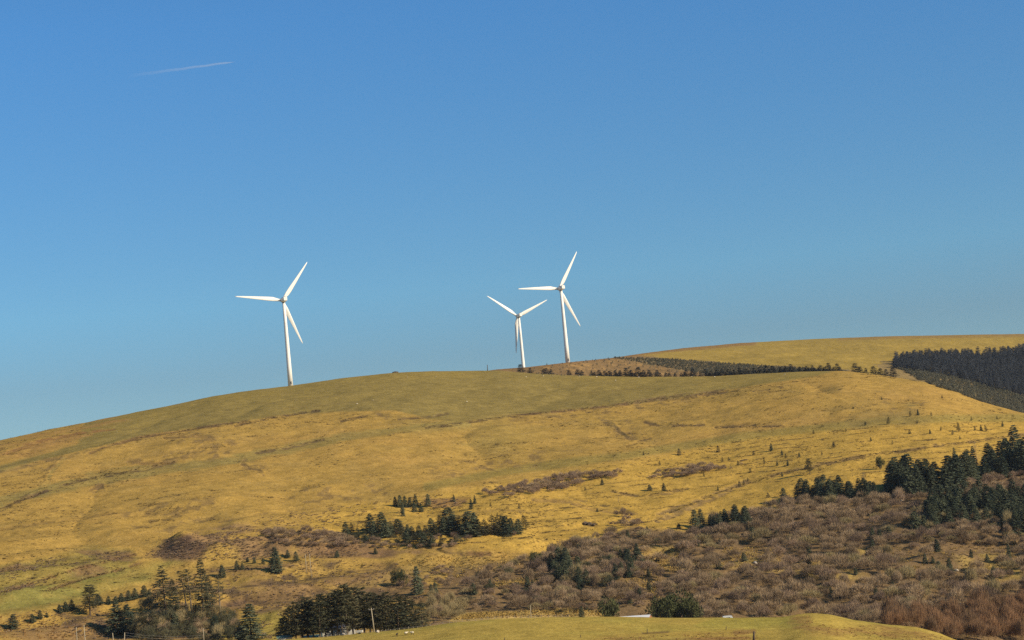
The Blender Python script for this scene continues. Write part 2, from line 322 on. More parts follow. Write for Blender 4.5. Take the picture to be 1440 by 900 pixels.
for P in ([(225, 612), (280, 606), (300, 618), (262, 626), (228, 622)], [(268, 628), (330, 618), (325, 640), (280, 648)], [(170, 648), (250, 636), (300, 640), (240, 656), (180, 658)], [(340, 648), (372, 655), (372, 668), (345, 662)], [(130, 676), (148, 672), (146, 700), (132, 698)], [(520, 580), (560, 576), (570, 592), (525, 592)],
          [(690, 592), (860, 572), (1010, 548), (1010, 562), (880, 580), (760, 592)], [(840, 588), (880, 590), (900, 622), (870, 616)], [(700, 640), (760, 636), (770, 655), (710, 655)], [(1050, 545), (1120, 538), (1120, 552), (1060, 556)], [(1240, 556), (1300, 560), (1310, 582), (1250, 582)], [(0, 655), (90, 640), (95, 655), (0, 672)],
          [(170, 715), (300, 700), (300, 745), (190, 752)], [(600, 655), (720, 640), (700, 665), (610, 672)], [(60, 680), (0, 700), (0, 722), (60, 700)], [(380, 690), (560, 680), (540, 700), (400, 712)]):
    blend(poly_mask(P, 10) * rag * (1 - near), c3(.19, .125, .052), .7)
# field in front: greener strip, brown bracken on the bank, worn margin
blend(near * poly_mask([(1000, 866), (1110, 862), (1130, 880), (1060, 888), (980, 882)], 10), c3(.32, .27, .055), .7)
blend(near * poly_mask([(1110, 866), (1135, 864), (1140, 880), (1180, 886), (1240, 878), (1300, 886), (1345, 905), (1280, 905), (1220, 894), (1140, 894), (1115, 880)], 6) * (.35 + .65 * np.clip((nC - .35) * 4, 0, 1)), c3(.28, .17, .055), .85)
blend(near * poly_mask([(800, 905), (860, 894), (960, 891), (1050, 886), (1075, 905)], 4), c3(.37, .25, .06), .8)
blend(near * line_mask([(860, 899), (950, 899.5), (1055, 897)], 1.6, 1.2), c3(.25, .14, .05), .8)
blend(near * line_mask([(905, 891.5), (940, 889)], .8, .8), c3(.13, .08, .04), .8)
blend(near * line_mask([(1035, 890), (1062, 888)], 2.4, 2), c3(.24, .14, .05), .8)
blend(near * np.clip((fbm(GX, GY, 25, 3, 161) - .5) * 4, 0, 1), c3(.34, .27, .06), .7)
# speckle of every grassland
sp = (0.80 + 0.40 * fbm(GX, GY, 3.2, 3, 171)) * (0.93 + .14 * nB)
col = col * sp[..., None]
col = np.clip(col, .01, .6)

_build_tg()
# ------------------------------------------------------------------ materials
def new_mat(name):
    m = bpy.data.materials.new(name); m.use_nodes = True; t = m.node_tree; b = t.nodes['Principled BSDF']
    b.inputs['Roughness'].default_value = .9; b.inputs['Specular IOR Level'].default_value = .15
    return m, t, b
def simple(name, c, rough=.6, spec=.3, noise=None, amp=.15):
    m, t, b = new_mat(name); b.inputs['Roughness'].default_value = rough; b.inputs['Specular IOR Level'].default_value = spec
    n = t.nodes.new('ShaderNodeTexNoise'); n.inputs['Scale'].default_value = noise or 1.5; n.inputs['Detail'].default_value = 4
    tc = t.nodes.new('ShaderNodeTexCoord'); t.links.new(tc.outputs['Object'], n.inputs['Vector'])
    mx = t.nodes.new('ShaderNodeMix'); mx.data_type = 'RGBA'
    mx.inputs['A'].default_value = (*[v * (1 - amp) for v in c], 1); mx.inputs['B'].default_value = (*[min(1, v * (1 + amp)) for v in c], 1)
    t.links.new(n.outputs['Fac'], mx.inputs['Factor']); t.links.new(mx.outputs['Result'], b.inputs['Base Color'])
    return m
def foliage(name, c, c2, transl=.0):
    """leaf or twig colour, drifting from plant to plant and from clump to clump inside a plant"""
    m, t, b = new_mat(name); b.inputs['Specular IOR Level'].default_value = .05
    oi = t.nodes.new('ShaderNodeObjectInfo'); n = t.nodes.new('ShaderNodeTexNoise'); tc = t.nodes.new('ShaderNodeTexCoord')
    n.inputs['Scale'].default_value = 5; n.inputs['Detail'].default_value = 2; t.links.new(tc.outputs['Object'], n.inputs['Vector'])
    ad = t.nodes.new('ShaderNodeMath'); ad.operation = 'MULTIPLY_ADD'; ad.inputs[1].default_value = .75
    sb = t.nodes.new('ShaderNodeMath'); sb.operation = 'MULTIPLY_ADD'; sb.inputs[1].default_value = .9; sb.inputs[2].default_value = -.3
    t.links.new(n.outputs['Fac'], sb.inputs[0]); t.links.new(oi.outputs['Random'], ad.inputs[0]); t.links.new(sb.outputs[0], ad.inputs[2])
    mx = t.nodes.new('ShaderNodeMix'); mx.data_type = 'RGBA'; mx.clamp_factor = True
    mx.inputs['A'].default_value = (*c, 1); mx.inputs['B'].default_value = (*c2, 1)
    t.links.new(ad.outputs[0], mx.inputs['Factor']); t.links.new(mx.outputs['Result'], b.inputs['Base Color'])
    if transl:
        tr = t.nodes.new('ShaderNodeBsdfTranslucent'); ms = t.nodes.new('ShaderNodeMixShader'); ms.inputs[0].default_value = transl
        t.links.new(mx.outputs['Result'], tr.inputs[0]); out = t.nodes['Material Output']
        t.links.new(b.outputs[0], ms.inputs[1]); t.links.new(tr.outputs[0], ms.inputs[2]); t.links.new(ms.outputs[0], out.inputs[0])
    return m
gm, t, b = new_mat('moor grass and heath')
b.inputs['Specular IOR Level'].default_value = 0.0; b.inputs['Roughness'].default_value = 1
at = t.nodes.new('ShaderNodeAttribute'); at.attribute_name = 'cover'
tc = t.nodes.new('ShaderNodeTexCoord')
na = t.nodes.new('ShaderNodeTexNoise'); na.inputs['Scale'].default_value = .9; na.inputs['Detail'].default_value = 5; na.inputs['Roughness'].default_value = .7
nb = t.nodes.new('ShaderNodeTexNoise'); nb.inputs['Scale'].default_value = .16; nb.inputs['Detail'].default_value = 4
t.links.new(tc.outputs['Object'], na.inputs['Vector']); t.links.new(tc.outputs['Object'], nb.inputs['Vector'])
mr = t.nodes.new('ShaderNodeMapRange'); mr.inputs['From Min'].default_value = .3; mr.inputs['From Max'].default_value = .7; mr.inputs['To Min'].default_value = .62; mr.inputs['To Max'].default_value = 1.3
t.links.new(na.outputs['Fac'], mr.inputs['Value'])
mr2 = t.nodes.new('ShaderNodeMapRange'); mr2.inputs['From Min'].default_value = .3; mr2.inputs['From Max'].default_value = .7; mr2.inputs['To Min'].default_value = .86; mr2.inputs['To Max'].default_value = 1.12
t.links.new(nb.outputs['Fac'], mr2.inputs['Value'])
mm = t.nodes.new('ShaderNodeMath'); mm.operation = 'MULTIPLY'; t.links.new(mr.outputs[0], mm.inputs[0]); t.links.new(mr2.outputs[0], mm.inputs[1])
vm = t.nodes.new('ShaderNodeVectorMath'); vm.operation = 'SCALE'; t.links.new(at.outputs['Color'], vm.inputs[0]); t.links.new(mm.outputs[0], vm.inputs['Scale'])
t.links.new(vm.outputs[0], b.inputs['Base Color'])
bp = t.nodes.new('ShaderNodeBump'); bp.inputs['Strength'].default_value = .8; bp.inputs['Distance'].default_value = .35
t.links.new(na.outputs['Fac'], bp.inputs['Height']); t.links.new(bp.outputs[0], b.inputs['Normal'])
M = dict(
    spruce=foliage('spruce needles', (.044, .062, .044), (.155, .168, .096)),
    pine=foliage('pine needles', (.050, .054, .030), (.135, .118, .062)),
    yew=foliage('dark evergreen leaves', (.032, .040, .018), (.095, .100, .042)),
    crestneedle=foliage('crest conifer needles', (.022, .030, .032), (.060, .066, .060)),
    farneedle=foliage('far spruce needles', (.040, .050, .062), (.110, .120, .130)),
    youngneedle=foliage('young spruce needles', (.150, .150, .105), (.30, .28, .19)),
    bark=simple('conifer bark', (.10, .075, .055), .95, .05),
    palebark=simple('pale larch bark', (.19, .15, .11), .95, .05),
    twig=foliage('bare brown twigs', (.155, .108, .064), (.42, .30, .175), .0),
    twigp=foliage('purple birch twigs', (.13, .090, .064), (.36, .25, .16), .0),
    twigr=foliage('red willow shoots', (.15, .10, .060), (.31, .175, .090), .0),
    twigy=foliage('olive willow shoots', (.22, .17, .085), (.38, .30, .15), .0),
    twigg=foliage('grey green gorse', (.058, .060, .035), (.135, .122, .066), .0),
    rush=foliage('dark rush tussock', (.075, .052, .028), (.17, .12, .05)),
    tuft=foliage('bleached moor grass', (.27, .175, .05), (.44, .30, .09)),
    bracken=foliage('dead bracken', (.25, .14, .055), (.38, .235, .08)),
    white=simple('white turbine paint', (.80, .78, .72), .45, .4, .08, .04),
    hub=simple('grey white hub shell', (.45, .42, .38), .5, .4, .3, .06),
    darkgap=simple('dark gap and vent', (.05, .05, .055), .7),
    pole=simple('weathered pale timber', (.36, .30, .20), .9, .1, 3),
    post=simple('grey fence timber', (.30, .25, .18), .9, .1, 3),
    dpost=simple('dark fence timber', (.10, .075, .05), .9, .1, 3),
    wire=simple('overhead wire', (.35, .33, .30), .5),
    wool=simple('pale sheep wool', (.62, .54, .40), 1, 0, 6),
    darkwool=simple('black sheep wool', (.05, .04, .035), 1, 0, 6),
    wall=simple('white rendered wall', (.46, .44, .38), .9, .1, .6),
    slate=simple('grey slate roof', (.12, .12, .13), .8, .2, 2),
    teal=simple('teal painted sheet', (.13, .20, .16), .95, .03, 1),
    offw=simple('dull cream sheet', (.50, .47, .40), .8, .1, 1, .25),
    roofw=simple('white sheet roof', (.78, .76, .72), .6, .3, .8),
    brickr=simple('red brown gable boards', (.30, .13, .08), .9, .1, 2),
    vanw=simple('white van paint', (.60, .61, .61), .35, .5, .5, .03),
    glass=simple('dark window glass', (.03, .04, .05), .12, .6),
    rubber=simple('tyre rubber', (.03, .03, .03), .9, .1),
    door=simple('orange brown door paint', (.35, .17, .07), .7, .2),
    darkstone=simple('dark wet rock', (.10, .075, .055), .9, .1, 1.5, .3),
    stone=simple('pale quarry stone', (.42, .36, .28), .95, .1, 1.5, .3),
)

# ------------------------------------------------------------------ object helpers
def tag(o, label=None, cat=None, group=None, kind=None):
    if label: o['label'] = label
    if cat: o['category'] = cat
    if group: o['group'] = group
    if kind: o['kind'] = kind
    return o
def link(name, mesh, parent=None):
    o = bpy.data.objects.new(name, mesh); COL.objects.link(o)
    if parent: o.parent = parent
    return o
def empty(name, loc, rz=0.0):
    o = bpy.data.objects.new(name, None); COL.objects.link(o); o.location = loc; o.rotation_euler = (0, 0, rz); o.empty_display_size = .5; return o
def copy_tree(o, parent=None):
    c = o.copy(); COL.objects.link(c); c.parent = parent
    for ch in list(o.children): copy_tree(ch, c)
    return c
def raw_mesh(name, V, Fc, mats, mi=None, smooth=False):
    me = bpy.data.meshes.new(name); V = np.asarray(V, np.float32).reshape(-1, 3); Fc = np.asarray(Fc, np.int32); k = Fc.shape[1]; n = len(Fc)
    me.vertices.add(len(V)); me.vertices.foreach_set('co', V.ravel()); me.loops.add(n * k); me.loops.foreach_set('vertex_index', Fc.ravel())
    me.polygons.add(n); me.polygons.foreach_set('loop_start', np.arange(n, dtype=np.int32) * k)
    if mi is not None: me.polygons.foreach_set('material_index', np.asarray(mi, np.int32))
    if smooth: me.polygons.foreach_set('use_smooth', np.ones(n, bool))
    for m_ in (mats if isinstance(mats, (list, tuple)) else [mats]): me.materials.append(m_)
    me.update(calc_edges=True); return me
class BM:
    def __init__(s): s.b = bmesh.new()
    def box(s, c, d, rot=None, taper=1.0):
        r = bmesh.ops.create_cube(s.b, size=1)['verts']
        for v in r:
            if v.co.z > 0: v.co.x *= taper; v.co.y *= taper
            v.co = Vector((v.co.x * d[0], v.co.y * d[1], v.co.z * d[2]))
            if rot is not None: v.co = rot @ v.co
            v.co += Vector(c)
        return s
    def tube(s, p0, p1, r0, r1, n=12, caps=True):
        p0, p1 = Vector(p0), Vector(p1); d = p1 - p0
        r = bmesh.ops.create_cone(s.b, cap_ends=caps, segments=n, radius1=r0, radius2=r1, depth=d.length)['verts']
        q = d.to_track_quat('Z', 'Y').to_matrix(); mid = (p0 + p1) / 2
        for v in r: v.co = q @ v.co + mid
        return s
    def ball(s, c, d, rot=None, sub=2, noise=0.0):
        r = bmesh.ops.create_icosphere(s.b, subdivisions=sub, radius=1)['verts']
        for v in r:
            k = 1 + noise * (random.random() - .5); v.co = Vector((v.co.x * d[0] * k, v.co.y * d[1] * k, v.co.z * d[2] * k))
            if rot is not None: v.co = rot @ v.co
            v.co += Vector(c)
        return s
    def bevel(s, w, seg=2):
        bmesh.ops.bevel(s.b, geom=list(s.b.edges), offset=w, segments=seg, affect='EDGES'); return s
    def poly(s, vs, fs):
        vv = [s.b.verts.new(v) for v in vs]
        for f in fs: s.b.faces.new([vv[i] for i in f])
        return s
    def build(s, name, mat, parent=None, smooth=False):
        bmesh.ops.recalc_face_normals(s.b, faces=s.b.faces)
        me = bpy.data.meshes.new(name); s.b.to_mesh(me); s.b.free()
        for m_ in (mat if isinstance(mat, (list, tuple)) else [mat]): me.materials.append(m_)
        if smooth:
            for p in me.polygons: p.use_smooth = True
        return link(name, me, parent)

# ------------------------------------------------------------------ ground sheet
NP_, NR_ = GX.shape
V = np.stack([GX, GY, ZZ], -1).reshape(-1, 3)
I = np.arange(NP_)[:, None]; J = np.arange(NR_ - 1)[None, :]; I2 = (I + 1) % NP_
Fq = np.stack([(I * NR_ + J), (I * NR_ + J + 1), (I2 * NR_ + J + 1), (I2 * NR_ + J)], -1).reshape(-1, 4)[:, ::-1]
gme = raw_mesh('ground', V, Fq, gm, smooth=True)
ca = gme.attributes.new('cover', 'FLOAT_COLOR', 'POINT')
ca.data.foreach_set('color', np.concatenate([col.reshape(-1, 3), np.ones((NP_ * NR_, 1))], 1).astype(np.float32).ravel())
ground = tag(link('ground', gme), 'golden winter moorland hillside above a pale green field', kind='structure')

# ------------------------------------------------------------------ plant meshes (unit size: conifers 1 high, shrubs 1 radius)
def tris_to_mesh(name, T, mats, mi=None):
    T = np.asarray(T, float).reshape(-1, 3); return raw_mesh(name, T, np.arange(len(T)).reshape(-1, 3), mats, mi)
def prism(p0, p1, r0, r1, n=5):
    p0 = np.array(p0, float); p1 = np.array(p1, float); d = p1 - p0; d /= np.linalg.norm(d) + 1e-9
    a = np.cross(d, [.3, .9, .1]); a /= np.linalg.norm(a); b_ = np.cross(d, a); out = []
    for k in range(n):
        t0, t1 = 2 * math.pi * k / n, 2 * math.pi * (k + 1) / n
        e0 = a * math.cos(t0) + b_ * math.sin(t0); e1 = a * math.cos(t1) + b_ * math.sin(t1)
        out += [p0 + e0 * r0, p0 + e1 * r0, p1 + e1 * r1, p0 + e0 * r0, p1 + e1 * r1, p1 + e0 * r1]
    return out
def sliver(p, q, w, rng):
    d = q - p; s = np.cross(d, rng.normal(size=3)); n = np.linalg.norm(s)
    s = s / (n + 1e-9) * w * .5; return [p - s, p + s, q]
def conifer(rng, base=.06, rad=.2, whorls=24, per=6, droop=.25, power=.85, ragged=.25, w=.020, bend=.01, dens=5, missing=0.0, tip=.03):
    """returns (crown triangles, trunk triangles) of a tree one unit high"""
    C, T = [], []
    lean = rng.normal(size=2) * bend
    def ax(z): return np.array([lean[0] * z * z, lean[1] * z * z, z])
    zs = np.linspace(0, .985, 7)
    for k in range(6): T += prism(ax(zs[k]) - (np.array([0, 0, .02]) if k == 0 else 0), ax(zs[k + 1]), .017 * (1 - zs[k]) + .0015, .017 * (1 - zs[k + 1]) + .0012, 6)
    side = rng.uniform(0, 2 * math.pi)
    for k in range(whorls):
        f = (k + rng.uniform(-.35, .35)) / whorls; z = base + (1 - base) * max(0, f) ** 0.92
        if z > .985: continue
        prof = ((1 - z) / (1 - base)) ** power
        prof *= min(1, .6 + 3.0 * max(f, 0.0))
        for j in range(per):
            if rng.random() < missing: continue
            a = 2 * math.pi * (j + rng.random()) / per + k * 1.3
            L = rad * prof * rng.uniform(1 - ragged, 1 + ragged * .6) * (1 + .14 * math.cos(a - side)) + tip * .35
            d = np.array([math.cos(a), math.sin(a), 0.0]); s_ = np.array([-d[1], d[0], 0.0])
            up = rng.uniform(-.05, .22) * (1 if z < .7 else 2.5)
            def bp_(s): return ax(z) + d * L * s + np.array([0, 0, L * (up * s - droop * s * s + .12 * max(0, s - .7))])
            C += sliver(bp_(0), bp_(1.04), w * .5, rng)
            for i in range(dens):
                s = .18 + .82 * (i + rng.random()) / dens; p = bp_(s); l = L * (.42 - .22 * s) + .012
                for sg in (-1, 1):
                    C += sliver(p, p + (d * rng.uniform(.3, .9) + s_ * sg * rng.uniform(.5, 1.0) + np.array([0, 0, rng.uniform(-.45, .15)])) * l, w, rng)
                C += sliver(p, p + d * l * .5 + np.array([0, 0, -l * rng.uniform(.3, .8)]), w, rng)
    p = ax(.955); C += sliver(p, ax(1.0), w * .6, rng)
    for j in range(5):
        a = rng.uniform(0, 6.28); C += sliver(ax(.965), ax(.985) + np.array([math.cos(a), math.sin(a), .2]) * .02, w * .6, rng)
    return C, T
def shrub(rng, n=1500, w=.015, up=.7, flat=.85, lobes=6, stems=16, ln=.34):
    """bare twiggy dome, radius 1, height about 1.0"""
    C, T = [], []
    L = [(0, 0, .42, .56)]
    for k in range(lobes):
        a = rng.uniform(0, 6.28); q = rng.uniform(.3, .7); L.append((math.cos(a) * q, math.sin(a) * q, rng.uniform(.22, .5), rng.uniform(.26, .4)))
    for k in range(stems):
        l = L[k % len(L)]; e = np.array([l[0], l[1], l[2]]) + rng.normal(size=3) * .12; b0 = np.array([e[0] * .25, e[1] * .25, -.08])
        mid = (b0 + e) / 2 + rng.normal(size=3) * .06; C += sliver(b0, mid + (mid - b0) * .2, w * 1.3, rng); C += sliver(mid, e, w * 1.1, rng)
    A = np.array([l[3] ** 2 for l in L]); A = np.cumsum(A / A.sum())
    for k in range(n):
        l = L[int(np.searchsorted(A, rng.random()))]; d = rng.normal(size=3); d /= np.linalg.norm(d)
        if d[2] < -.2: d[2] *= -1
        rr_ = l[3] * rng.uniform(.5, .92); p = np.array([l[0], l[1], l[2]]) + d * rr_ * np.array([1, 1, flat])
        g = d * .9 + np.array([0, 0, up]) + rng.normal(size=3) * .25; g /= np.linalg.norm(g)
        q = p + g * ln * rng.uniform(.35, .8)
        if p[2] < 0: p[2] = abs(p[2]) * .4
        C += sliver(p, q, w, rng)
    return C
def evergreen(rng, n=2600, lobes=16, w=.055, leggy=.25):
    C, T = [], []
    L = []
    for k in range(lobes):
        a = rng.uniform(0, 6.28); q = rng.uniform(.15, .78); L.append((math.cos(a) * q, math.sin(a) * q, leggy + rng.uniform(.05, .62) * (1.05 - q * .6), rng.uniform(.2, .34)))
    for l in L:
        e = np.array(l[:3]); m_ = np.array([l[0] * .35, l[1] * .35, leggy * .7]); T += prism([l[0] * .1, l[1] * .1, -.05], m_, .035, .022); T += prism(m_, e, .022, .008)
    for k in range(n):
        l = L[int(rng.integers(lobes))]; d = rng.normal(size=3); d /= np.linalg.norm(d)
        p = np.array(l[:3]) + d * l[3] * rng.uniform(.55, 1.05) * np.array([1.15, 1.15, .75]); p[2] = max(p[2], .04)
        g = d + rng.normal(size=3) * .7; g /= np.linalg.norm(g); C += sliver(p, p + g * rng.uniform(.04, .11), w, rng)
    return C, T
def variants(n, fn, **kw):
    return [fn(np.random.default_rng(100 + i * 7 + kw.pop('seed', 0) if i == 0 else 100 + i * 7), **kw) for i in range(n)]
rg = lambda s: np.random.default_rng(s)
SPR, SPRJ = [], []      # dense spruce: (crown mesh, trunk mesh) and joined meshes
def pair(name, ct, mf, mb):
    c, t_ = ct
    cm = tris_to_mesh(name + ' crown', c, mf); tm = tris_to_mesh(name + ' trunk', t_, mb)
    jm = tris_to_mesh(name, list(c) + list(t_), [mf, mb], [0] * (len(c) // 3) + [1] * (len(t_) // 3))
    return cm, tm, jm
KIND = {}
KIND['dense'] = [pair('spruce', conifer(rg(s), base=.0, rad=.235, whorls=26, per=8, w=.022, ragged=.3, power=.62, dens=6), M['spruce'], M['bark']) for s in (1, 2, 3, 4)]
KIND['dense'].append(pair('spruce', conifer(rg(9), base=.0, rad=.27, whorls=24, per=8, w=.024, power=.5, ragged=.4, dens=6, bend=.04), M['spruce'], M['bark']))
KIND['open'] = [pair('spruce', conifer(rg(s), base=.14, rad=.25, whorls=26, per=6, w=.017, ragged=.4, missing=.18, droop=.15, power=.8, bend=.03, dens=5), M['pine'], M['bark']) for s in (11, 12, 13)]
KIND['thin'] = [pair('spruce', conifer(rg(s), base=.34, rad=.16, whorls=20, per=5, w=.014, ragged=.5, missing=.35, droop=.1, power=.45, bend=.04, dens=4), M['pine'], M['palebark']) for s in (21, 22)]
KIND['copse'] = [pair('pine', conifer(rg(s), base=.26, rad=.22, whorls=24, per=7, w=.016, ragged=.5, missing=.12, droop=.05, power=.42, bend=.04, dens=5), M['pine'], M['bark']) for s in (31, 32, 33, 34)]
KIND['legs'] = [pair('pine', conifer(rg(s), base=.36, rad=.22, whorls=20, per=7, w=.016, ragged=.5, missing=.12, droop=.05, power=.42, bend=.04, dens=5), M['pine'], M['palebark']) for s in (35, 36)]
KIND['small'] = [pair('conifer', conifer(rg(s), base=.0, rad=.32, whorls=14, per=6, w=.045, ragged=.35, droop=.2, power=.65, dens=4, tip=.05), M['crestneedle'], M['bark']) for s in (41, 42, 43)]
KIND['young'] = [pair('conifer', conifer(rg(s), base=.0, rad=.36, whorls=12, per=6, w=.05, ragged=.35, droop=.1, power=.75, dens=3, tip=.06), M['youngneedle'], M['bark']) for s in (51, 52, 53)]
KIND['forest'] = [pair('conifer', conifer(rg(s), base=.0, rad=.34, whorls=16, per=7, w=.035, ragged=.45, droop=.2, power=.55, bend=.05, dens=3, tip=.04), M['farneedle'], M['bark']) for s in (61, 62, 63)]
KIND['dead'] = [pair('larch', conifer(rg(s), base=.25, rad=.2, whorls=20, per=5, w=.008, ragged=.5, missing=.3, droop=.0, power=.6, bend=.05, dens=3), M['twig'], M['palebark']) for s in (71, 72)]

def R0(): return random.uniform(0, 6.28)
N_TREE = {}
def tree(kind, px, py, hpx, label, cat='tree', group=None, name='spruce_tree', wide=1.0, parts=None, rmin=500, var=None, h=None):
    """a conifer standing where (px, py) of the photograph meets the land, hpx photograph pixels high"""
    p = h if h is not None else hit(px, py, rmin)
    if p is None: return None
    H = hpx * p[3] / FPX * 1.03; cm, tm, jm = KIND[kind][var if var is not None else random.randrange(len(KIND[kind]))]
    w = wide * random.uniform(.9, 1.12)
    if parts or (parts is None and hpx >= 30):
        o = empty(name, (p[0], p[1], p[2] - .15), R0()); o.scale = (H * w, H * w, H)
        link('trunk', tm, o); link('crown', cm, o)
    else:
        o = link(name, jm); o.location = (p[0], p[1], p[2] - .15); o.rotation_euler = (0, 0, R0()); o.scale = (H * w, H * w, H)
    tag(o, label, cat, group); N_TREE[name] = N_TREE.get(name, 0) + 1
    return o
def in_poly(P, n, mind, seed=0, rmin=500):
    """n ground points inside a traced outline, at least mind metres apart"""
    rn = np.random.default_rng(seed); xs = [p[0] for p in P]; ys = [p[1] for p in P]; out = []; cells = {}
    X = rn.uniform(min(xs), max(xs), n * 14); Y = rn.uniform(min(ys), max(ys), n * 14); ok = inside(X, Y, P); fails = 0
    for x, y in zip(X[ok].tolist(), Y[ok].tolist()):
        h = hit(x, y, rmin)
        if h is None: continue
        cx, cy = int(h[0] // mind), int(h[1] // mind); bad = False
        for a in (-1, 0, 1):
            for b2 in (-1, 0, 1):
                for q in cells.get((cx + a, cy + b2), ()):
                    if (q[0] - h[0]) ** 2 + (q[1] - h[1]) ** 2 < mind * mind: bad = True
        if bad:
            fails += 1
            if fails > 400 + n: break
            continue
        fails = 0 if fails < 60 else fails - 60
        cells.setdefault((cx, cy), []).append(h); out.append((*h, x, y))
        if len(out) >= n: break
    return out
def clump(kind, P, n, mind, h0, h1, label, group, seed, name='spruce_tree', wide=1.0, cat='tree'):
    for q in in_poly(P, n, mind, seed):
        tree(kind, q[4], q[5], random.uniform(h0, h1), label, cat, group, name, wide, h=q[:4])
def scatter(name, label, srcs, pts, scl, seed=0):
    """stuff: instances of standing plants on points (mass too many to count)"""
    rn = np.random.default_rng(seed); n = len(pts); me = bpy.data.meshes.new(name); me.vertices.add(n)
    me.vertices.foreach_set('co', np.asarray([p[:3] for p in pts], np.float32).ravel())
    a = me.attributes.new('sz', 'FLOAT_VECTOR', 'POINT'); a.data.foreach_set('vector', np.asarray(scl, np.float32).ravel())
    a = me.attributes.new('turn', 'FLOAT', 'POINT'); a.data.foreach_set('value', rn.uniform(0, 6.28, n).astype(np.float32))
    a = me.attributes.new('pick', 'INT', 'POINT'); a.data.foreach_set('value', rn.integers(0, len(srcs), n).astype(np.int32))
    o = link(name, me); ng = bpy.data.node_groups.new(name, 'GeometryNodeTree')
    ng.interface.new_socket('Geometry', in_out='INPUT', socket_type='NodeSocketGeometry'); ng.interface.new_socket('Geometry', in_out='OUTPUT', socket_type='NodeSocketGeometry')
    N = ng.nodes; gi = N.new('NodeGroupInput'); go = N.new('NodeGroupOutput'); ip = N.new('GeometryNodeInstanceOnPoints'); jn = N.new('GeometryNodeJoinGeometry')
    for s in srcs:
        oi = N.new('GeometryNodeObjectInfo'); oi.transform_space = 'ORIGINAL'; oi.inputs['Object'].default_value = s; oi.inputs['As Instance'].default_value = True
        ng.links.new(oi.outputs['Geometry'], jn.inputs[0])
    def attr(nm, ty):
        q = N.new('GeometryNodeInputNamedAttribute'); q.data_type = ty; q.inputs['Name'].default_value = nm; return q.outputs['Attribute']
    cx = N.new('ShaderNodeCombineXYZ'); ng.links.new(attr('turn', 'FLOAT'), cx.inputs['Z'])
    ng.links.new(gi.outputs[0], ip.inputs['Points']); ng.links.new(jn.outputs[0], ip.inputs['Instance']); ip.inputs['Pick Instance'].default_value = True
    ng.links.new(attr('pick', 'INT'), ip.inputs['Instance Index']); ng.links.new(cx.outputs[0], ip.inputs['Rotation']); ng.links.new(attr('sz', 'FLOAT_VECTOR'), ip.inputs['Scale'])
    ng.links.new(ip.outputs[0], go.inputs[0]); md = o.modifiers.new('scatter', 'NODES'); md.node_group = ng
    for s in srcs[0].data.materials: me.materials.append(s)
    return tag(o, label, kind='stuff')

# ------------------------------------------------------------------ wind turbines
def ring_mesh(bm, rings):
    vs = [[bm.b.verts.new(p) for p in r] for r in rings]
    for a, c in zip(vs, vs[1:]):
        for i in range(len(a)): bm.b.faces.new((a[i], a[(i + 1) % len(a)], c[(i + 1) % len(a)], c[i]))
    bm.b.faces.new(vs[0][::-1]); bm.b.faces.new(vs[-1]); return bm
WIND_AZ = R(-21)                     # rotor side of the nacelle, clockwise from +Y
BL = 38.2
def blade_mesh():
    st = [(.8, 1.9, 1.9, 0), (2.2, 1.9, 1.9, 4), (4.5, 2.7, 1.3, 10), (7.5, 3.7, .95, 12), (11, 3.5, .75, 9), (16, 2.95, .55, 6), (22, 2.35, .4, 4), (28, 1.75, .28, 2), (33, 1.25, .18, 1), (36.5, .8, .12, 0), (BL, .25, .06, 0)]
    rings = []
    for z, ch, th, tw in st:
        tw = R(tw + 4); r_ = []
        for k in range(14):
            a = 2 * math.pi * k / 14; x = math.cos(a) * ch / 2; y = math.sin(a) * th / 2 * (1 - .35 * math.cos(a) * (0 if z < 3 else 1))
            x += (ch - 1.9) * .22
            pre = -.0009 * z * z                                   # slight coning upwind of the tower
            r_.append(Vector((x * math.cos(tw) - y * math.sin(tw), x * math.sin(tw) + y * math.cos(tw) - pre, z)))
        rings.append(r_)
    return rings
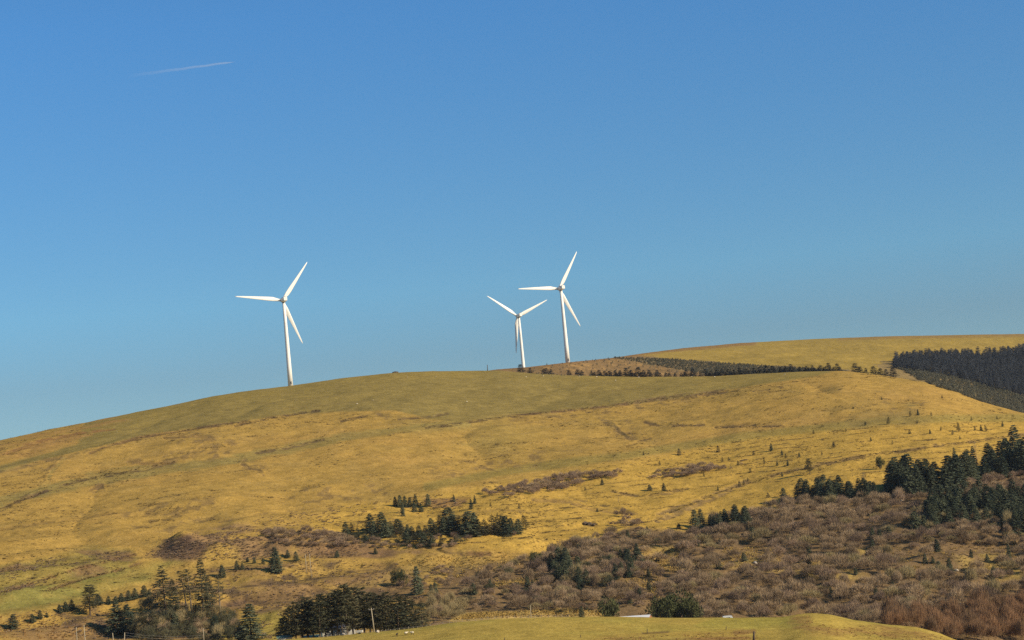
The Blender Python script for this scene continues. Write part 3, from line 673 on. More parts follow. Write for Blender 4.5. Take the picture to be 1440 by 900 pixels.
def turbine(hub_px, hub_py, r, phase, label):
    phi, t_ = ray(hub_px, hub_py); hub = Vector((math.sin(phi) * r, math.cos(phi) * r, t_ * r))
    ax = Vector((math.sin(WIND_AZ), math.cos(WIND_AZ), 0)); off = 4.3
    tx, ty = hub.x - ax.x * off, hub.y - ax.y * off; g = float(gz(tx, ty)[0])
    root = empty('wind_turbine', (tx, ty, g), -WIND_AZ)            # local +Y is the rotor side
    Hh = hub.z - g; tag(root, label, 'wind turbine', 'wind turbines on the ridge')
    b_ = BM(); n = 28; hs_ = np.linspace(-.5, Hh - 1.9, 5)
    ring_mesh(b_, [[Vector((math.cos(6.2832 * k / n) * q, math.sin(6.2832 * k / n) * q, z)) for k in range(n)] for z, q in [(hs_[i], 2.02 - .87 * i / 4) for i in range(5)]])
    tw = b_.build('tower', M['white'], root, True)
    BM().box((0, -2.04, 2.2), (.95, .12, 2.1)).build('door', M['darkgap'], tw)
    for z in (hs_[1], hs_[2], hs_[3]):
        q = 2.02 - .87 * list(hs_).index(z) / 4; BM().tube((0, 0, z - .07), (0, 0, z + .07), q + .03, q + .03, 28).build('flange', M['white'], tw)
    nb_ = BM(); prof = [(-6.0, 1.25, 1.25, .15), (-5.6, 1.6, 1.65, .1), (-2, 1.75, 1.85, 0), (1.5, 1.75, 1.8, 0), (2.9, 1.45, 1.5, 0)]; rg_ = []
    for y, wx, wz, dz in prof:
        r_ = []
        for k in range(20):
            a = 6.28318 * k / 20; cx_, sx_ = math.cos(a), math.sin(a); e = .42
            r_.append(Vector((math.copysign(abs(cx_) ** e, cx_) * wx, y, math.copysign(abs(sx_) ** e, sx_) * wz + Hh + dz)))
        rg_.append(r_)
    ring_mesh(nb_, rg_); nac = nb_.build('nacelle', M['white'], root)
    BM().box((0, -4.6, Hh + 2.05), (1.2, 1.5, .5)).bevel(.08, 1).build('cooler', M['hub'], nac)
    BM().tube((.8, -5.2, Hh + 1.6), (.8, -5.2, Hh + 3.2), .06, .05, 6).build('wind_vane', M['hub'], nac)
    BM().tube((0, 0, Hh - 2.2), (0, 0, Hh - 1.5), 1.25, 1.3, 24).build('yaw_collar', M['darkgap'], root)
    hb = BM(); rg_ = []
    for y, q in [(2.95, 1.35), (3.3, 1.6), (4.3, 1.65), (5.4, 1.35), (6.2, .8), (6.55, .25)]:
        rg_.append([Vector((math.cos(6.28318 * k / 20) * q, y, math.sin(6.28318 * k / 20) * q + Hh)) for k in range(20)])
    ring_mesh(hb, rg_); hubo = hb.build('hub', M['hub'], root, True)
    for k in range(3):
        th = R(phase + 120 * k); d = Vector((math.cos(th), 0, math.sin(th))); s_ = Vector((0, 1, 0)).cross(d)
        bb = BM(); ring_mesh(bb, [[Vector((0, off, Hh)) + s_ * v.x + Vector((0, 1, 0)) * v.y + d * v.z for v in rr_] for rr_ in blade_mesh()])
        bb.build('blade', M['white'], root, True)
    return root
turbine(396.8, 422.5, 1640, 51.5, 'white three-bladed wind turbine standing alone on the left shoulder of the ridge')
turbine(786.0, 406.0, 1785, 56.7, 'tallest-looking wind turbine of the close pair, on the brown heath with whole tower showing')
turbine(727.3, 444.5, 2095, 22.9, 'lower, more distant turbine of the close pair, one blade hanging straight down beside its tower')

# ------------------------------------------------------------------ conifers one can tell apart: lower left
for kind, px, py, h, lab, wd in [
    ('open', 234, 872, 74, 'tall ragged spruce left of the lower-left group, with wide drooping lower limbs', 1.15),
    ('open', 246, 878, 62, 'round-shouldered conifer just right of the ragged lower-left spruce', .9),
    ('thin', 263, 866, 62, 'thin conifer with flat dark top and bare stem in the lower-left group', 1.2),
    ('thin', 270, 866, 64, 'slender pine with a reddish bare stem beside the tallest lower-left spruce', 1.2),
    ('open', 287, 873, 86, 'tallest spruce of the lower-left group, narrow at the top', .85),
    ('open', 297, 868, 58, 'half-hidden spruce touching the tallest lower-left spruce on its right', .9),
    ('thin', 310, 862, 52, 'sparse see-through conifer at the right end of the lower-left group', 1.3),
    ('thin', 253, 862, 38, 'small bare-stemmed conifer between the two tall lower-left spruces', 1.1),
    ('dense', 166, 891, 42, 'squat nearly black evergreen at the left foot of the lower-left group', 2.0),
    ('dense', 182, 893, 42, 'blackish bushy spruce in front of the bank at lower left', 1.5),
    ('open', 205, 893, 40, 'broad low grey-green conifer in front of the lower-left group', 1.3),
    ('dense', 354, 901, 51, 'dark pyramid-shaped spruce standing by itself left of the shelter belt', 1.85),
    ('open', 217, 892, 32, 'low shaggy conifer among the grey-green bushes, leftmost of the low ones', 1.6), ('dense', 248, 893, 30, 'low dark conifer in the bushes under the ragged lower-left spruce', 1.5),
    ('open', 268, 891, 34, 'low shaggy conifer at the foot of the thin flat-topped conifer', 1.5), ('dense', 303, 889, 24, 'low dark conifer right of the tallest lower-left spruce, among bushes', 1.7),
    ('open', 322, 897, 24, 'low shaggy conifer near the bottom edge beside the pyramid-shaped spruce', 1.7),
    ('dense', 338, 903, 26, 'low dark spruce at the foot of the lone pyramid-shaped spruce', 1.6),
    ('dense', 588, 836, 39, 'dark spruce rising behind the right end of the shelter belt', 1.0),
    ('dense', 612, 838, 20, 'small dark conifer just right of the spruce behind the shelter belt', 1.1),
    ('dense', 607, 838, 17, 'smallest conifer close to the spruce behind the shelter belt', 1.0),
    ('dense', 388, 806, 36, 'larger dark green conifer left of the twin slim poles', 1.3)]:
    tree(kind, px, py, h, lab, wide=wd, group='conifers of the lower left')
o = tree('copse', 127, 866, 42, 'lone pine with a lopsided crown on the bank at far left', name='pine_tree', wide=1.5)
COPSE = 'dark conifer in the shelter belt behind the front field'
for i, (px, h, wd) in enumerate([(397, 30, 1.4), (406, 44, 1.2), (415, 52, 1.1), (424, 55, 1.1), (432, 58, 1.1), (440, 54, 1.1), (449, 60, 1.0), (457, 58, 1.0), (466, 60, 1.0), (474, 62, .95), (481, 64, .95), (488, 72, .85), (496, 62, 1.0), (503, 66, .9), (512, 65, .9), (520, 58, 1.0), (528, 57, 1.0), (536, 52, 1.0), (543, 56, .9), (550, 50, 1.2), (560, 54, 1.2), (568, 50, 1.3), (577, 49, 1.3), (586, 46, 1.4), (594, 40, 1.4)]):
    py = 898 - (px - 397) * .075
    kind = ('legs' if 458 < px < 492 else 'copse') if px < 548 else 'open'
    p = at_range(px, 668 + random.uniform(0, 22), 880)
    _, tp = ray(px, py - h); H = tp * p[3] - p[2]
    tree(kind, px, py, H * FPX / p[3] / 1.03, 'dark bare-legged pine in the shelter belt behind the front field' if kind != 'open' else 'bushy dark conifer at the right end of the shelter belt',
         group='shelter belt behind the field', name='pine_tree' if kind != 'open' else 'spruce_tree', wide=wd * 1.15, h=p)
# middle distance
sg = 'small bushy conifers in the dark band across the middle slope'
for px, py, h in [(487, 753, 18), (494, 750, 14), (503, 756, 14), (522, 750, 26), (527, 757, 22), (538, 748, 26), (543, 756, 24), (550, 752, 18), (559, 751, 20), (566, 753, 16), (574, 754, 16), (580, 757, 16), (590, 756, 16), (600, 758, 18), (607, 752, 22), (612, 756, 20), (618, 750, 24), (625, 752, 22), (632, 748, 32), (640, 752, 26), (647, 751, 24), (655, 752, 24), (663, 755, 34), (668, 753, 30), (675, 755, 24), (683, 753, 22), (692, 752, 26), (699, 753, 24), (706, 751, 24), (713, 753, 26), (720, 752, 22), (729, 751, 20), (740, 745, 20), (585, 766, 18), (597, 768, 18), (608, 768, 16), (620, 769, 16), (532, 764, 14), (515, 763, 10), (571, 763, 14)]:
    tree(random.choice(['dense', 'dense', 'open']), px, py, h * 1.08, 'bushy dark conifer in the band across the middle of the slope', group=sg, wide=1.65)
sg = 'small dark conifers above the middle band'
for px, py, h in [(556, 712, 14), (563, 713, 17), (570, 713, 16), (577, 713, 14), (585, 712, 17), (583, 720, 14), (592, 720, 12), (567, 726, 10)]:
    tree('dense', px, py, h, 'dark conifer in the small knot above the middle band', group='small knot of conifers', wide=1.5)
for px, py, h, lab in [(602, 712, 18, 'thin sapling left of the brown patch above the middle band'), (639, 706, 11, 'dark thin sapling standing in the brown patch'), (663, 716, 15, 'leaning little conifer between band and brown hedge'),
                       (668, 708, 12, 'upper of two small conifers left of the brown hedge'), (566, 722, 16, 'small larch between the knot and the band')]:
    tree('dense', px, py, h, lab, wide=1.0, name='conifer_sapling')
for px, py, h, lab in [(348, 790, 7, 'leftmost and tiniest of the small spruces on the lower terrace'), (358, 792, 9, 'second small spruce from the left on the lower terrace'), (370, 793, 9, 'round little spruce on the lower terrace'),
                       (405, 784, 11, 'small spruce with a paler patch beside it on the lower terrace'), (417, 789, 14, 'stout small spruce just left of the twin slim poles'), (474, 784, 10, 'small dark bush conifer right of the twin slim poles'),
                       (388, 791, 18, 'small spruce hard against the larger terrace conifer'), (387, 804, 9, 'low spruce below the larger terrace conifer'), (333, 801, 13, 'dark wide low conifer left of the terrace row'),
                       (313, 812, 18, 'bushy spruce on the bank left of the terrace'), (341, 801, 10, 'low wide conifer between bank and terrace row'), (528, 779, 9, 'single tiny conifer below the middle band')]:
    tree('dense', px, py, h, lab, wide=1.6, name='spruce_tree')
line_lab = 'stunted conifer in the ragged row along the left bank'
for px, py, h in [(18, 884, 20), (46, 875, 12), (56, 870, 12), (66, 868, 7), (84, 862, 12), (93, 860, 14), (101, 858, 15), (139, 850, 15), (153, 850, 12), (163, 848, 10), (171, 846, 12), (181, 844, 14), (190, 842, 15), (203, 839, 16), (210, 838, 10)]:
    tree('dense', px, py, h, line_lab, group='stunted conifers along the left bank', name='spruce_tree', wide=1.9)
# knot of spruces in the scrub, centre and right
for P, n, md, h0, h1, lab, grp, sd_ in [
    ([(772, 822), (770, 800), (800, 798), (828, 812), (828, 828), (800, 830)], 16, 2.6, 18, 30, 'dark spruce in the first cluster within the brown scrub', 'first cluster in the scrub', 1),
    ([(855, 800), (900, 790), (893, 815), (858, 815)], 12, 2.6, 16, 26, 'dark spruce in the second cluster within the brown scrub', 'second cluster in the scrub', 2),
    ([(870, 785), (900, 778), (905, 790), (880, 792)], 5, 2.5, 12, 18, 'dark spruce of the loose handful above the second scrub cluster', 'handful above the second cluster', 3),
    ([(972, 742), (990, 738), (1052, 738), (1052, 746), (1010, 749), (975, 748)], 15, 2.6, 20, 31, 'dark spruce in the compact stand left of the shelf track', 'compact stand by the shelf track', 4),
    ([(1118, 702), (1160, 697), (1230, 697), (1232, 703), (1160, 706), (1120, 708)], 24, 2.8, 22, 32, 'dark spruce in the long stand below the golden shelf', 'long stand below the golden shelf', 5),
    ([(1248, 692), (1265, 680), (1345, 682), (1350, 690), (1300, 694), (1255, 698)], 24, 3.2, 34, 50, 'tall dark spruce in the big stand at the right edge of the shelf', 'big stand at the shelf edge', 6),
    ([(1345, 668), (1440, 656), (1450, 656), (1450, 666), (1440, 668), (1350, 680)], 24, 2.8, 28, 42, 'dark spruce in the belt running to the right edge', 'belt running to the right edge', 7),
    ([(1296, 735), (1310, 715), (1340, 708), (1400, 706), (1450, 712), (1455, 762), (1440, 755), (1400, 742), (1330, 742)], 84, 3.4, 24, 36, 'grey-green spruce in the broad plantation block below the right belt', 'broad plantation block', 8),
    ([(1286, 742), (1316, 735), (1318, 745), (1290, 750)], 6, 3.0, 18, 26, 'dark spruce on the left corner below the plantation block', 'corner below the plantation block', 9)]:
    clump('dense', P, n, md, h0, h1, lab, grp, sd_, wide=1.45)
for px, py, h, lab, wd in [
    (1103, 708, 22, 'stocky dark spruce standing left of the long stand', 1.6), (1431, 664, 64, 'tallest spruce at the right edge, rising over the belt', 1.2), (1418, 664, 46, 'second tall spruce beside the tallest at the right edge', 1.1),
    (1444, 668, 52, 'tall spruce cut by the right edge of the view', 1.2), (1344, 660, 30, 'pointed spruce sticking up behind the big stand', .8), (1370, 662, 34, 'pointed spruce with open top behind the belt', .9),
    (1238, 762, 18, 'dark spruce alone in scrub under the plantation block', 1.5), (1252, 760, 20, 'blackest spruce of the pair in scrub under the block', 1.5), (1228, 758, 16, 'left spruce of three in scrub under the block', 1.3),
    (1336, 806, 20, 'right dark spruce of the pair in the pale clearing', 1.4), (1320, 806, 17, 'left greener spruce of the pair in the pale clearing', 1.4), (1389, 791, 12, 'small round spruce on pale grass at far right', 1.5),
    (1420, 791, 26, 'narrow upright conifer at far right of the clearing', .7), (1396, 818, 14, 'black little spruce below the clearing', 1.4), (1366, 784, 12, 'small spruce above the clearing', 1.4),
    (1301, 792, 14, 'small dark spruce left of the clearing pair', 1.2), (1318, 776, 18, 'green-grey spruce above the clearing pair', 1.4), (667, 836, 16, 'dark conifer in scrub right of the shelter belt', 1.5),
    (752, 798, 14, 'conifer at the left end of the first scrub cluster', 1.3), (742, 828, 18, 'dark sprawling spruce below the first scrub cluster', 1.4), (750, 830, 14, 'small spruce right of the sprawling one', 1.3),
    (818, 868, 16, 'black conifer standing on the rear edge of the field', 1.1), (756, 850, 12, 'small dark conifer over the rear strip of grass', 1.0), (982, 768, 9, 'tiny spruce below the compact stand', 1.4),
    (925, 790, 11, 'little dark spruce in scrub right of the second cluster', 1.4), (1012, 765, 8, 'tiny black spruce at upper centre of the scrub', 1.4), (1200, 790, 12, 'small conifer low in the scrub', 1.4),
    (955, 744, 8, 'low black spruce left of the compact stand', 2.0), (895, 838, 10, 'tiny dark conifer left of the broad evergreen', 1.3), (840, 720, 6, 'stub of a conifer on the shelf', 1.2),
    (914, 690, 9, 'round green dwarf conifer on the golden shelf', 1.7), (934, 691, 12, 'dark dwarf conifer right of the round green one', 1.4)]:
    tree('dense', px, py, h, lab, wide=wd)
for q in in_poly([(640, 835), (760, 790), (900, 750), (960, 755), (1200, 720), (1440, 765), (1440, 830), (1200, 850), (960, 860), (660, 858)], 44, 11, 55, 690):
    tree('dense', q[4], q[5], random.uniform(9, 15), 'small dark conifer half sunk in the brown scrub', group='conifers half sunk in the scrub', wide=1.6, h=q[:4])
tree('copse', 1139, 668, 23, 'lone slim pine with bare stem on the golden shelf', name='pine_tree', wide=1.3)
tree('dead', 1374, 652, 30, 'see-through larch with grey twigs at the head of the belt', name='larch_tree', wide=1.1)
tree('dead', 1216, 690, 26, 'see-through larch behind the long stand', name='larch_tree', wide=1.4)
tree('dead', 1001, 738, 9, 'bare stick tree on the slope above the compact stand', name='larch_tree', wide=1.2)
tree('dead', 870, 708, 12, 'thin leafless tree on the shelf near the dwarf conifers', name='larch_tree', wide=1.0)
# saplings on the golden shelf
sap_lab = 'tiny dark sapling dotted on the golden shelf'
random.seed(31)
for px, py, h in [(1085, 634, 10), (1060, 640, 6), (1100, 640, 7), (1172, 628, 6), (1280, 586, 8), (1291, 584, 8), (1310, 585, 6), (1249, 597, 10), (1217, 598, 5), (1308, 610, 6), (1348, 607, 12), (1323, 606, 6), (1366, 592, 6), (1380, 606, 8), (1387, 607, 9), (1340, 612, 7), (1290, 596, 5), (1371, 605, 5), (1279, 610, 6),
                  (1173, 630, 8), (1124, 642, 6), (1105, 645, 7), (1093, 655, 7), (1100, 670, 6), (1108, 655, 8), (1133, 660, 6), (1075, 652, 8), (1055, 665, 7), (1038, 655, 7), (1025, 648, 6), (955, 640, 9), (847, 682, 9), (823, 690, 5), (948, 674, 7), (1040, 684, 8), (1046, 682, 7), (1052, 676, 5), (1010, 690, 6), (1080, 700, 7), (1144, 610, 5),
                  (1010, 636, 9), (1016, 650, 7), (990, 670, 5), (905, 640, 5), (928, 655, 7), (730, 715, 6), (700, 728, 7), (770, 690, 6), (790, 688, 7), (690, 712, 5), (1325, 560, 4), (1240, 562, 4), (1200, 575, 4), (1190, 606, 4), (1350, 618, 5), (1410, 600, 6), (1402, 590, 5), (1225, 620, 5), (1255, 625, 6), (1156, 640, 5)]:
    tree(random.choice(['dense', 'open', 'small']), px, py, h * 1.1, sap_lab, group='saplings dotted on the golden shelf', name='conifer_sapling', wide=1.25, parts=False)
# conifers along the crest
row = []
for x, h in [(q + .7 * ((i * 7) % 5), 6 + (i * 5) % 5) for i, q in enumerate(range(836, 1186, 7))] + [(732, 12), (746, 8), (765, 8), (768, 9), (775, 8), (800, 8), (812, 9), (818, 8), (832, 7), (842, 9), (850, 8), (857, 8), (865, 9), (872, 9), (880, 13), (888, 10), (898, 14), (905, 10), (913, 10), (924, 10), (965, 10), (975, 12), (992, 11), (1000, 9), (1008, 10), (1015, 10), (1024, 10), (1032, 9), (1040, 10), (1050, 9), (1060, 9), (1068, 10), (1078, 12), (1087, 11), (1098, 9), (1105, 10), (1113, 12), (1125, 8), (1135, 8), (1143, 9), (1154, 9), (1166, 12), (1178, 11),
             (1203, 13), (1210, 9), (1228, 12), (1238, 10), (1218, 8), (1246, 10), (1256, 14)]:
    phi, _ = ray(x, 525); rc = float(np.interp(phi, PHI, rR1)); p = at_range(x, rc + 16, 525)
    yy = np.interp(x, [q[0] for q in R1_C], [q[1] for q in R1_C]); _, tp = ray(x, yy - h * 1.05); H = tp * p[3] - p[2]
    tree('small', x, 0, H * FPX / p[3] / 1.03, 'small dark conifer in the row along the crest behind the green pasture' if x < 1190 else 'dark round-topped conifer on the crest leading to the far forest', group='conifers along the crest', name='crest_conifer', wide=1.75, h=p, parts=False)

# far forest, young plantation, heath saplings: masses
FOREST = [(1256, 517), (1262, 508), (1300, 504), (1350, 502), (1400, 500), (1440, 494), (1500, 490), (1500, 575), (1440, 558), (1400, 547), (1340, 531), (1300, 524)]
fp = in_poly(FOREST, 1500, 5.0, 77, 1480); srcF = []
for v in range(3):
    q = fp[v]; srcF.append(tree('forest', q[4], q[5], 15, 'dark spruce on the near edge of the far forest', group='edge of the far forest', name='forest_conifer', h=q[:4], parts=False, var=v))
rn = rg(5)
scatter('conifer_forest', 'dark blue-green spruce forest on the flank of the far moor', srcF, fp[3:], [(s * 1.15, s * 1.15, s * rn.uniform(.85, 1.1)) for s in rn.uniform(7.8, 10.4, len(fp) - 3)], 3)
YOUNG = [(1262, 518), (1300, 521), (1350, 530), (1400, 546), (1440, 558), (1500, 580), (1500, 612), (1440, 584), (1400, 574), (1370, 565), (1350, 553), (1320, 545), (1290, 533)]
yp = in_poly(YOUNG, 2200, 1.6, 78, 1380); srcY = []
for v in range(3):
    q = yp[v]; srcY.append(tree('young', q[4], q[5], 7, 'pale young spruce in the plantation under the far forest', group='young plantation', name='plantation_conifer', h=q[:4], parts=False, var=v))
scatter('young_conifers', 'grey-green young conifer plantation below the far forest', srcY, yp[3:], [(s * 2.8, s * 2.8, s) for s in rn.uniform(1.2, 2.7, len(yp) - 3)], 4)
HEATHT = [(862, 503), (930, 504), (1000, 509), (1100, 516), (1190, 522), (1190, 526), (1100, 527), (1000, 527), (950, 519), (900, 510)]
hp = in_poly(HEATHT, 1500, 2.0, 79, 1560)
scatter('heath_conifers', 'dark sapling conifers covering the heath behind the crest', srcY, hp, [(s * 3.2, s * 3.2, s) for s in rn.uniform(.7, 1.7, len(hp))], 5)
hp2 = in_poly([(742, 523), (760, 514), (800, 510), (858, 504), (940, 515), (960, 528), (860, 530), (760, 528)], 300, 6, 80, 1600)
scatter('heath_shrubs', 'scattered stunted conifers on the reddish brown heath', srcY, hp2, [(s * 1.8, s * 1.8, s) for s in rn.uniform(.7, 1.8, len(hp2))], 6)

# ------------------------------------------------------------------ bare shrubs
SH = {k: [tris_to_mesh('shrub', shrub(rg(200 + i * 3 + j), **kw), M[m_]) for i in range(n)] for j, (k, m_, n, kw) in enumerate([
    ('brown', 'twig', 4, {}), ('purple', 'twigp', 3, {}), ('red', 'twigr', 3, dict(up=1.6, flat=1.1, ln=.42, n=1500, w=.015)), ('olive', 'twigy', 2, dict(up=1.0, ln=.45)), ('gorse', 'twigg', 2, dict(n=1000, w=.03, up=.2, ln=.2))])}
cands = []
bl = 'bare scrub'
def where(px, py, k):
    c = {'brown': 'grey-brown', 'purple': 'dark purplish', 'olive': 'yellow-tinged', 'gorse': 'grey-green'}[k]
    if px < 1100 and py < 790: w_ = 'downhill of the compact stand left of the shelf track'
    elif px < 1110: w_ = 'on the slope right behind the white van'
    elif py < 735: w_ = 'just below the long stand of spruces'
    elif px > 1240 and py < 768: w_ = 'at the foot of the plantation block'
    elif px > 1240 and py < 815: w_ = 'around the pale grassy clearing'
    elif px > 1240: w_ = 'uphill of the reddish willow thicket'
    elif py > 825: w_ = 'behind the brown bank of the field'
    else: w_ = 'in the middle of the lower right scrub'
    return f'bare {c} shrub {w_}'
def shrubs(P, n, mind, w0, w1, kinds, lab, grp, seed, tall=1.0):
    for q in in_poly(P, n, mind, seed, 690 if P[0][1] > 700 else 500):
        k = kinds[random.randrange(len(kinds))]; tl = tall * random.uniform(.7, 1.3); w_ = random.uniform(w0, w1)
        if len(P) > 8 and random.random() < .14: tl *= 1.7; w_ *= .8
        cands.append((q, k, w_, tl, where(q[4], q[5], k) if lab is bl else lab, grp))
random.seed(77)
SCRUB_R = [(965, 752), (1095, 714), (1250, 700), (1300, 704), (1440, 690), (1490, 690), (1490, 840), (1440, 842), (1360, 860), (1340, 878), (1220, 882), (1160, 872), (1110, 870), (1060, 870), (990, 870), (960, 830), (960, 790)]
SCRUB_C = [(640, 835), (700, 800), (760, 790), (800, 768), (900, 745), (960, 752), (960, 866), (880, 866), (760, 858), (650, 858)]
shrubs(SCRUB_R, 1000, 5.6, 3.2, 6.6, ['brown'] * 6 + ['purple'] * 2 + ['olive'], bl, 'bare shrubs of the lower right', 1)
shrubs(SCRUB_C, 620, 4.0, 2.2, 5.4, ['brown'] * 5 + ['purple'] * 2 + ['olive', 'gorse'], 'bare brown shrub in the patchy scrub behind the field', 'bare shrubs behind the field', 2)
shrubs([(1225, 890), (1260, 878), (1330, 862), (1440, 850), (1460, 850), (1460, 905), (1350, 905), (1300, 895)], 90, 3.4, 3.0, 4.8, ['red'], 'tall reddish willow shrub in the thicket at bottom right', 'reddish willows at bottom right', 3, 1.8)
shrubs([(680, 695), (720, 684), (790, 674), (815, 668), (822, 680), (790, 690), (720, 700)], 60, 3.2, 3.0, 4.6, ['purple', 'purple', 'brown'], 'purplish bare shrub in the long hedge-like patch on the slope', 'long hedge-like patch', 4)
shrubs([(822, 670), (870, 666), (872, 673), (826, 676)], 12, 3.2, 3.4, 4.4, ['purple'], 'purplish bare shrub of the small oval clump on the slope', 'small oval clump', 5, .9)
shrubs([(914, 669), (930, 664), (1005, 656), (1012, 662), (960, 671), (918, 673)], 32, 3.0, 2.8, 4.2, ['purple', 'purple', 'brown'], 'purplish bare shrub in the oval patch beside the shelf', 'oval patch beside the shelf', 6, .9)
shrubs([(1010, 660), (1048, 648), (1048, 653), (1016, 664)], 7, 3, 1.5, 2.2, ['brown'], 'small bare shrub trailing right from the shelf patch', 'trailing shelf shrubs', 7)
shrubs([(375, 748), (470, 752), (490, 766), (480, 772), (400, 768), (375, 756)], 60, 3, 2.4, 4.2, ['purple', 'brown'], 'grey-brown shrub left of the middle band of conifers', 'shrubs left of the middle band', 8)
shrubs([(480, 764), (640, 764), (640, 772), (480, 771)], 26, 3.2, 1.6, 2.6, ['purple', 'brown'], 'grey shrub at the foot of the middle conifer band', 'shrubs under the middle band', 9)
shrubs([(600, 876), (602, 850), (625, 846), (650, 855), (650, 876)], 20, 2.8, 2.6, 4.0, ['olive', 'olive', 'brown'], 'tall yellowish bare willow right of the shelter belt', 'yellowish willows by the shelter belt', 10, 1.7)
shrubs([(188, 896), (195, 866), (230, 860), (330, 868), (338, 885), (335, 904), (190, 904)], 110, 2.2, 2.4, 4.4, ['gorse', 'gorse', 'gorse', 'gorse', 'olive', 'brown'], 'grey-green shrub at the foot of the lower-left conifers', 'shrubs under the lower-left conifers', 11, 1.5)
shrubs([(555, 826), (600, 836), (640, 826), (640, 796), (600, 800), (560, 815)], 26, 3, 1.8, 3.0, ['brown', 'purple'], 'bare brown shrub on the slope above the shelter belt', 'shrubs above the shelter belt', 12)
shrubs([(220, 785), (250, 762), (330, 752), (400, 765), (380, 780), (300, 788)], 70, 2.4, .9, 1.9, ['purple', 'brown'], 'low purplish scrub bush on the spoil mound', 'low bushes on the spoil mound', 13, .7)
shrubs([(850, 742), (862, 722), (885, 715), (905, 730), (900, 745)], 14, 3, 2.0, 3.2, ['brown', 'purple'], 'thin bare shrub at the top corner of the scrub', 'shrubs at the scrub corner', 14, 1.3)
shrubs([(590, 712), (600, 700), (650, 700), (655, 710), (610, 716)], 16, 3, 1.3, 2.2, ['purple'], 'low brown shrub in the patch above the middle band', 'patch above the middle band', 15, .7)
shrubs([(100, 885), (140, 875), (180, 868), (180, 878), (110, 895)], 22, 2.4, 1.0, 2.2, ['gorse', 'purple'], 'low dark shrub on the far-left bank', 'low shrubs on the left bank', 16, .8)
shrubs([(1340, 690), (1355, 682), (1450, 668), (1450, 700), (1380, 702)], 50, 3.8, 3.0, 5.0, ['brown', 'brown', 'purple'], 'pinkish brown bare shrub between the right belt and the plantation block', 'shrubs between belt and plantation', 19)
shrubs([(1290, 750), (1440, 758), (1440, 768), (1290, 765)], 30, 3.2, 2.0, 3.6, ['brown', 'olive'], bl, 'bare shrubs of the lower right', 17)
shrubs([(385, 895), (400, 888), (600, 874), (600, 880), (400, 900)], 30, 2.0, 1.0, 1.8, ['gorse'], 'low dark undergrowth bush among the shelter belt trunks', 'undergrowth of the shelter belt', 18)
shrubs([(478, 758), (500, 748), (620, 746), (745, 744), (745, 753), (640, 768), (520, 768)], 60, 2.6, 1.8, 3.2, ['gorse', 'gorse', 'purple'], 'dark low bush filling the band of conifers across the middle slope', 'bushes within the middle band', 20, 1.1)
# clearings stay open
CLEAR = [[(1250, 765), (1300, 780), (1330, 770), (1400, 768), (1440, 775), (1440, 806), (1340, 812), (1260, 800)], [(1020, 770), (1080, 770), (1110, 790), (1060, 806), (1010, 795)], [(900, 780), (950, 770), (985, 790), (930, 812)], [(880, 815), (925, 812), (925, 838), (880, 838)], [(690, 815), (760, 812), (760, 822), (700, 825)]]
keep = []
for c in cands:
    x, y = np.array([c[0][4]]), np.array([c[0][5]])
    if any(inside(x, y, P)[0] for P in CLEAR) and random.random() < .82: continue
    if inside(x, y, SCRUB_C)[0] and fbm(np.array([c[0][0]]), np.array([c[0][1]]), 26, 2, 91)[0] > .60 and random.random() < .7: continue
    keep.append(c)
keep.sort(key=lambda c: -(c[2] * (1 + c[3]) / c[0][3]))
NIND = 290; srcS = {}
for i, (q, k, w, tl, lab, grp) in enumerate(keep[:NIND]):
    o = link('willow_shrub' if k in ('red',) else 'bare_shrub', SH[k][random.randrange(len(SH[k]))]); o.location = (q[0], q[1], q[2] - .1); o.rotation_euler = (0, 0, R0()); o.scale = (w, w, w * tl)
    tag(o, lab, 'shrub', grp); srcS.setdefault(k, {}).setdefault(o.data.name, o)
for k, lab in [('brown', 'grey-brown leafless scrub filling the lower slope'), ('purple', 'purplish leafless scrub mixed through the lower slope'), ('olive', 'yellow-olive leafless scrub mixed through the lower slope'), ('gorse', 'dark grey-green low scrub near the field'), ('red', 'reddish willow growth at bottom right')]:
    rest = [c for c in keep[NIND:] if c[1] == k]
    if not rest: continue
    src = list(srcS.get(k, {}).values())
    if not src:
        q, _, w, tl, l2, g2 = rest[0]; o = link('bare_shrub', SH[k][0]); o.location = (q[0], q[1], q[2] - .1); o.scale = (w, w, w * tl); tag(o, l2, 'shrub', g2); src = [o]; rest = rest[1:]
    if rest: scatter('scrub', lab, src, [(c[0][0], c[0][1], c[0][2] - .1) for c in rest], [(c[2], c[2], c[2] * c[3]) for c in rest], 9)

# broad evergreens at the rear edge of the field and the round tree on the shelf
EV = [pair('evergreen', evergreen(rg(s)), M['yew'], M['bark']) for s in (301, 302)]
def round_tree(px, py, wpx, hpx, lab, v=0, leg=False, p=None):
    p = p or hit(px, py); H = hpx * p[3] / FPX; w = wpx * .5 * p[3] / FPX
    o = empty('evergreen_tree', (p[0], p[1], p[2] - .1), R0()); o.scale = (w / .95, w / .95, H / .95); link('trunk', EV[v][1], o); link('crown', EV[v][0], o); return tag(o, lab, 'tree')
def behind(px, pytop, r):                      # stands behind the field's brow, top seen at pytop
    p = at_range(px, r, 868); _, tp = ray(px, pytop); return p, (tp * r - p[2]) * FPX / r
p, h = behind(930, 838, 700); round_tree(930, 0, 48, h, 'broad dark evergreen tree, left half of the big mass behind the white roof', 0, p=p)
p, h = behind(955, 831, 706); round_tree(955, 0, 60, h, 'tallest broad evergreen tree behind the field, right of the white roof', 1, p=p)
p, h = behind(975, 842, 698); round_tree(975, 0, 34, h, 'low right-hand lobe of evergreen behind the field', 0, p=p)
p, h = behind(857, 840, 700); round_tree(857, 0, 38, h, 'smaller loose evergreen tree left of the white roof', 1, p=p)
